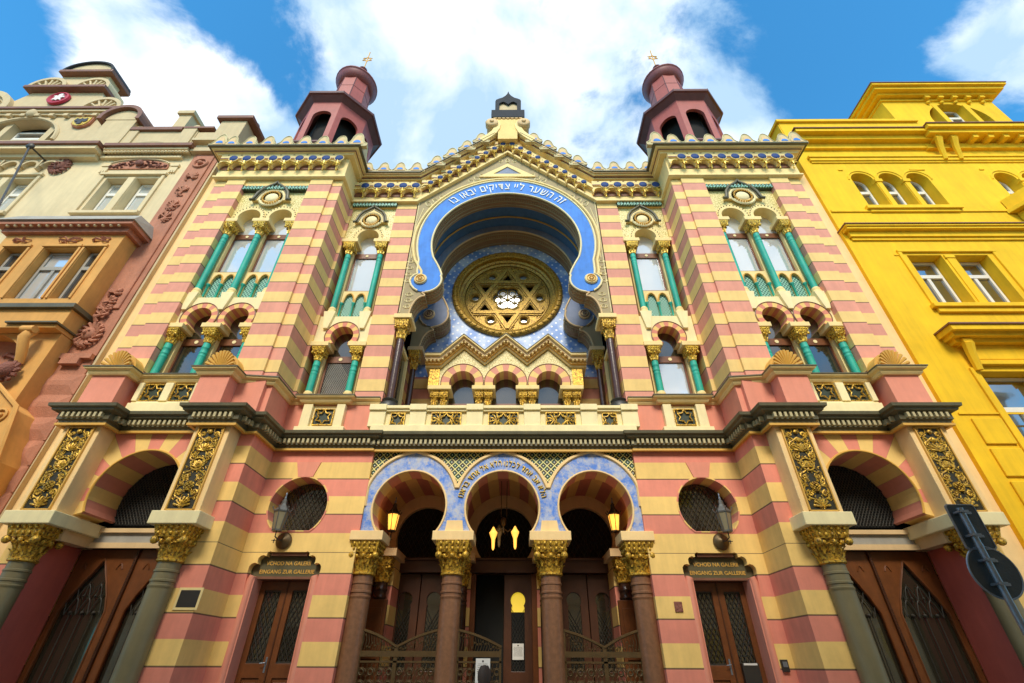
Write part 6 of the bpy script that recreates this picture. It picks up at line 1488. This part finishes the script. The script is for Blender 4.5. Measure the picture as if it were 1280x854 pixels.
# ornamental gates
def gate(x0, xm, x1, lab, peaks):
    root = empty('ornamental_gate', ((x0+x1)/2, .25, 0), lab, 'gate', 'gates of the portal'); ox = (x0+x1)/2
    leaves = [(x0, xm, peaks[0])]+([(xm, x1, peaks[1])] if x1 > xm else [])
    for a_, b_, pk in leaves:
        f = MB(); A, B = a_-ox, b_-ox
        f.box(A, A+.035, -.02, .02, .15, 1.86 if pk == 'r' else 2.12).box(B-.035, B, -.02, .02, .15, 1.86 if pk == 'l' else 2.12)
        f.box(A, B, -.03, .03, 1.73, 1.82).box(A, B, -.02, .02, 1.64, 1.67).box(A, B, -.02, .02, .2, .26)
        lf = f.build('gate_leaf', 'bronze', root)
        t = MB(); t.smooth = True; hi, lo = 2.15, 1.88
        P = [(A+(B-A)*q, 0, (lo+(hi-lo)*((1-q) if pk == 'l' else q)+.03*sin(q*pi*1.0)*(1 if True else -1))) for q in [i/8 for i in range(9)]]
        t.tube(P, .026, 6); t.build('top_rail', 'bronze', lf)
        g = MB(); g.smooth = True; n = max(2, int((B-A)/.155)); st_ = (B-A)/n
        for i in range(n):
            for j in range(8):
                cx, cz = A+st_*(i+.5), 1.50-.18*j
                g.tube([(cx+.045*cos(R(q)), -.01, cz+.045*sin(R(q))) for q in range(0, 360, 40)], .012, 4, closed=True)
                for s3 in (1, -1): g.tube([(cx+s3*x_, 0, z_) for x_, z_ in spiral(.0, cz, .085, .8, s3*0, 1, 10)], .007, 4)
        for i in range(int((B-A)/.05)):
            x = A+.05*(i+.5); q = (x-A)/(B-A); top = lo+(hi-lo)*((1-q) if pk == 'l' else q); z = random.uniform(1.84, max(1.85, top-.02)); g.ball((x, -.01, z), .020, n=5, m=3)
            g.tube([(x, 0, 1.82), (x+.03, 0, (1.82+top)/2), (x, 0, top)], .006, 4)
        for i in range(int((B-A)/.04)):
            x = A+.04+.04*i
            for j in range(9):
                zc_ = .88+.09*j; s3 = 1 if (i+j) % 2 else -1
                g.tube([(x, .004, zc_-.045), (x+.022*s3, .0, zc_-.015), (x+.012*s3, .0, zc_+.02), (x-.018*s3, .0, zc_+.045)], .006, 3)
        g.build('scrollwork', 'bronze', lf)
    return root
gate(-2.60, -1.92, -1.15, 'bronze scrollwork gate pair closing the left portal arch', 'lr')
gate(1.17, 1.92, 2.60, 'bronze scrollwork gate pair closing the right portal arch', 'lr')
gate(-.80, .02, .02, 'single bronze scrollwork gate leaf with a white notice in the middle portal arch', 'll')
# notices
def notice(x, y, z, w, h, lab, lines=8):
    r = MB().box(-w/2, w/2, 0, .006, -h/2, h/2).build('paper_notice', 'paper', None, loc=(x, y, z)); tag(r, lab, 'notice', 'printed notices at the entrance')
    t = MB(); random.seed(int(abs(x)*100)); t.box(-.015, .015, -.002, 0, h*.34, h*.42)
    for k in range(lines):
        zz_ = h*.26-k*h*.6/lines; ww = w*(.33+.08*random.random())
        xx = -ww
        while xx < ww: l = random.uniform(.006, .02); t.box(xx, min(ww, xx+l), -.002, 0, zz_, zz_+h*.018); xx += l+.005
    t.build('printed_text', 'iron', r); return r
notice(-.31, .19, 1.53, .26, .36, 'white printed sheet in a sleeve fixed on the bronze gate leaf of the middle arch')
notice(.335, 2.36, 1.86, .25, .30, 'printed sheet taped on the glazed leaf of the middle vestibule door', 9)
# wall plates
b = MB().box(-.17, .17, -.02, 0, -.13, .13).build('wall_plaque', 'black', None, loc=(-5.05, -.952, 2.50), bevel=.006); tag(b, 'black square plaque with pale margin on the striped pillar left of the left gallery door', 'plaque')
b.location = (-5.36, -.955, 2.53)
MB().box(-.21, .21, -.012, 0, -.17, .17).build('plaque_margin', 'cream', b)
b = MB().box(-.075, .075, -.02, 0, -.085, .085).build('wall_plaque', 'maroon', None, loc=(3.34, -.002, 2.52), bevel=.006); tag(b, 'small brown square plaque on a yellow band between portal and right gallery door', 'plaque')
b = MB().box(-.06, .06, -.05, 0, -.09, .09).build('door_intercom', 'black', None, loc=(4.90, .0, 1.62), bevel=.006); tag(b, 'small black intercom box on the salmon jamb right of the right gallery door', 'intercom')
b.location = (5.02, 0, 1.62); MB().box(-.04, .04, -.055, -.05, -.02, .06).build('speaker_grille', 'zinc', b)
# traffic sign seen from behind
sg = empty('traffic_sign', (4.93, -5, 0), 'grey backs of two traffic plates, rectangular over round, on a steel post at right', 'sign')
b = MB(); b.smooth = True; b.tube([(0, 0, -.12), (0, 0, 2.97)], .030, 12); b.tube([(0, 0, 2.58), (0, 0, 2.62)], .034, 12); b.build('post', 'zinc', sg)
pl = MB(); rect = [(-.15, -.20), (-.13, -.22), (.13, -.22), (.15, -.20), (.15, .20), (.13, .22), (-.13, .22), (-.15, .20)]
b = MB().prism([(x+.06, z+2.80) for x, z in rect], .05, .062); p1 = b.build('rectangular_plate', 'signback', sg)
b = MB(); b.prism([(x*1.02+.06, z*1.015+2.80) for x, z in rect], .046, .066, [[(x*.96+.06, z*.97+2.80) for x, z in rect]]); b.build('plate_rim', 'zinc', p1)
b = MB().prism(arc(.06, 2.37, .235, 0, 350, 35), .05, .062); p2 = b.build('round_plate', 'signback', sg)
b = MB(); b.smooth = True; b.tube([(.06+.235*cos(R(t)), .055, 2.37+.235*sin(R(t))) for t in range(0, 360, 10)], .010, 6, closed=True); b.build('plate_rim', 'zinc', p2)
b = MB()
for z in (2.93, 2.70, 2.47, 2.26): b.box(-.045, .045, -.042, -.03, z-.012, z+.012); b.box(-.04, .13, .03, .05, z-.012, z+.012); b.box(-.05, -.03, -.05, .05, z-.01, z+.01)
b.build('clamps', 'zinc', sg)
# span wire of the street lighting at the left house
wr = empty('street_lighting_wire', (-15.75, -1.3, 15.61), 'dark rod with a round fixing under the eaves slanting down across the cream house', 'wire')
b = MB(); b.smooth = True; b.ball((0, 0, 0), .13, 1, .6, 1, 10, 6); b.build('wall_fixing', 'iron', wr)
b = MB(); b.smooth = True; b.tube([(0, 0, -.05), (3.15*.5, -1.3*.5, -4.6*.5), (3.15, -1.3, -4.6), (4.2, -1.75, -6.2)], .026, 6); b.build('rod', 'black', wr)
b = MB(); b.smooth = True; b.tube([(1.55, .5, -3.65), (.2, .42, -2.9)], .03, 5); b.build('stay_wire', 'iron', wr)
b = MB(); b.smooth = True; b.tube([(0, 0, 0), (0, .65, .05)], .03, 5); b.build('bracket', 'iron', wr)
# person at the portal, seen from behind
def person():
    px, py = -.215, -.95
    nodes = dict(pel=(0, 0, .86, .15), w=(0, .01, 1.0, .125), ch=(0, .01, 1.18, .145), sh=(0, 0, 1.30, .085), nk=(0, 0, 1.37, .052), hd=(0, .02, 1.41, .06),
                 hl=(-.09, 0, .82, .10), kl=(-.10, .02, .46, .062), al=(-.10, -.02, .08, .042), tl=(-.11, .13, .03, .035), hr=(.09, 0, .82, .10), kr=(.10, .01, .46, .062), ar=(.10, -.03, .08, .042), tr=(.12, .12, .03, .035),
                 sl=(-.17, 0, 1.28, .06), el=(-.21, -.02, 1.02, .042), wl=(-.20, .09, .80, .03), sr=(.17, 0, 1.28, .06), er=(.21, -.02, 1.02, .042), wr=(.20, .09, .80, .03))
    nm = list(nodes); ed = [('pel', 'w'), ('w', 'ch'), ('ch', 'sh'), ('sh', 'nk'), ('nk', 'hd'), ('pel', 'hl'), ('hl', 'kl'), ('kl', 'al'), ('al', 'tl'), ('pel', 'hr'), ('hr', 'kr'), ('kr', 'ar'), ('ar', 'tr'), ('sh', 'sl'), ('sl', 'el'), ('el', 'wl'), ('sh', 'sr'), ('sr', 'er'), ('er', 'wr')]
    ve = [nodes[k][:3] for k in nm]; rad = [nodes[k][3] for k in nm]; E_ = [(nm.index(a_), nm.index(b_)) for a_, b_ in ed]
    for s3, wn in ((-1, 'wl'), (1, 'wr')):       # palm, four fingers and a thumb
        bx, by, bz = nodes[wn][:3]; pi_ = len(ve); ve.append((bx, by+.03, bz-.07)); rad.append(.030); E_.append((nm.index(wn), pi_))
        for q, (dy, L) in enumerate(((.035, .055), (.015, .065), (-.006, .06), (-.026, .048))):
            i = len(ve); ve += [(bx, by+.03+dy*.8, bz-.10), (bx-s3*.008, by+.045+dy, bz-.10-L)]; rad += [.010, .008]; E_ += [(pi_, i), (i, i+1)]
        i = len(ve); ve += [(bx-s3*.02, by+.07, bz-.06), (bx-s3*.025, by+.09, bz-.10)]; rad += [.011, .008]; E_ += [(pi_, i), (i, i+1)]
    me = bpy.data.meshes.new('person'); me.from_pydata(ve, E_, []); me.update()
    o = bpy.data.objects.new('person', me); col.objects.link(o); o.location = (px, py, 0)
    bm = bmesh.new(); bm.from_mesh(me); ly = bm.verts.layers.skin.verify(); bm.verts.ensure_lookup_table()
    for v, r_ in zip(bm.verts, rad): v[ly].radius = (r_, r_*.85 if r_ > .06 else r_); v[ly].use_root = (v.index == 0)
    bm.to_mesh(me); bm.free()
    m = o.modifiers.new('skin', 'SKIN'); m.use_smooth_shade = True; o.modifiers.new('sub', 'SUBSURF').levels = 1; o.modifiers['sub'].render_levels = 1
    dg = bpy.context.evaluated_depsgraph_get(); me2 = bpy.data.meshes.new_from_object(o.evaluated_get(dg)); o.modifiers.clear(); o.data = me2
    # head joined to the body mesh
    hb = MB(); hb.smooth = True; hb.ball((0, .015, 1.475), .085, .88, 1.05, 1.25, 20, 14); hb.ball((0, .11, 1.47), .016, .8, 1, 1.4); hb.ball((-.078, .01, 1.47), .018, .5, 1, 1.5); hb.ball((.078, .01, 1.47), .018, .5, 1, 1.5); hb.ball((-.03, .095, 1.49), .011); hb.ball((.03, .095, 1.49), .011); hb.ball((0, .10, 1.435), .014, 1.8, .6, .5)
    me2.materials.clear()
    for mt in ('skin', 'coat', 'trousers', 'shoe'): me2.materials.append(MT[mt])
    bm = bmesh.new(); bm.from_mesh(me2); vs = [bm.verts.new(v) for v in hb.v]
    for f_ in hb.f: 
        try: bm.faces.new([vs[i] for i in f_]).smooth = True
        except ValueError: pass
    for f_ in bm.faces:
        z = f_.calc_center_median().z; f_.material_index = 0 if z > 1.36 or (z < .84 and z > .55 and abs(f_.calc_center_median().x) > .17) else (1 if z > .84 else (2 if z > .07 else 3))
    bm.to_mesh(me2); bm.free()
    h = MB(); h.smooth = True; h.ball((0, .0, 1.50), .100, .92, 1.0, 1.12, 20, 14); h.ball((0, -.045, 1.43), .080, 1.0, .7, 1.3, 16, 10)
    for k in range(40):
        t = R(180+180*k/39); h.tube([(.05*cos(t), -.01+.05*sin(t), 1.60), (.096*cos(t), .0+.095*sin(t), 1.52), (.094*cos(t), -.01+.10*sin(t), 1.42), (.07*cos(t), -.02+.09*sin(t), 1.34)], .011, 5)
    h.build('hair', 'hair', o)
    tag(o, 'dark-haired person in a dark coat standing before the white notice, seen from behind', 'person')
MT['skin'] = plaster('skin', (.55, .33, .23), .5, .05); MT['coat'] = plaster('coat_cloth', (.05, .05, .07), .9); MT['trousers'] = plaster('trouser_cloth', (.04, .045, .07), .9); MT['shoe'] = plaster('shoe_leather', (.03, .02, .015), .5); MT['hair'] = plaster('dark_brown_hair', (.035, .02, .012), .6, .5, bscale=200)
person()
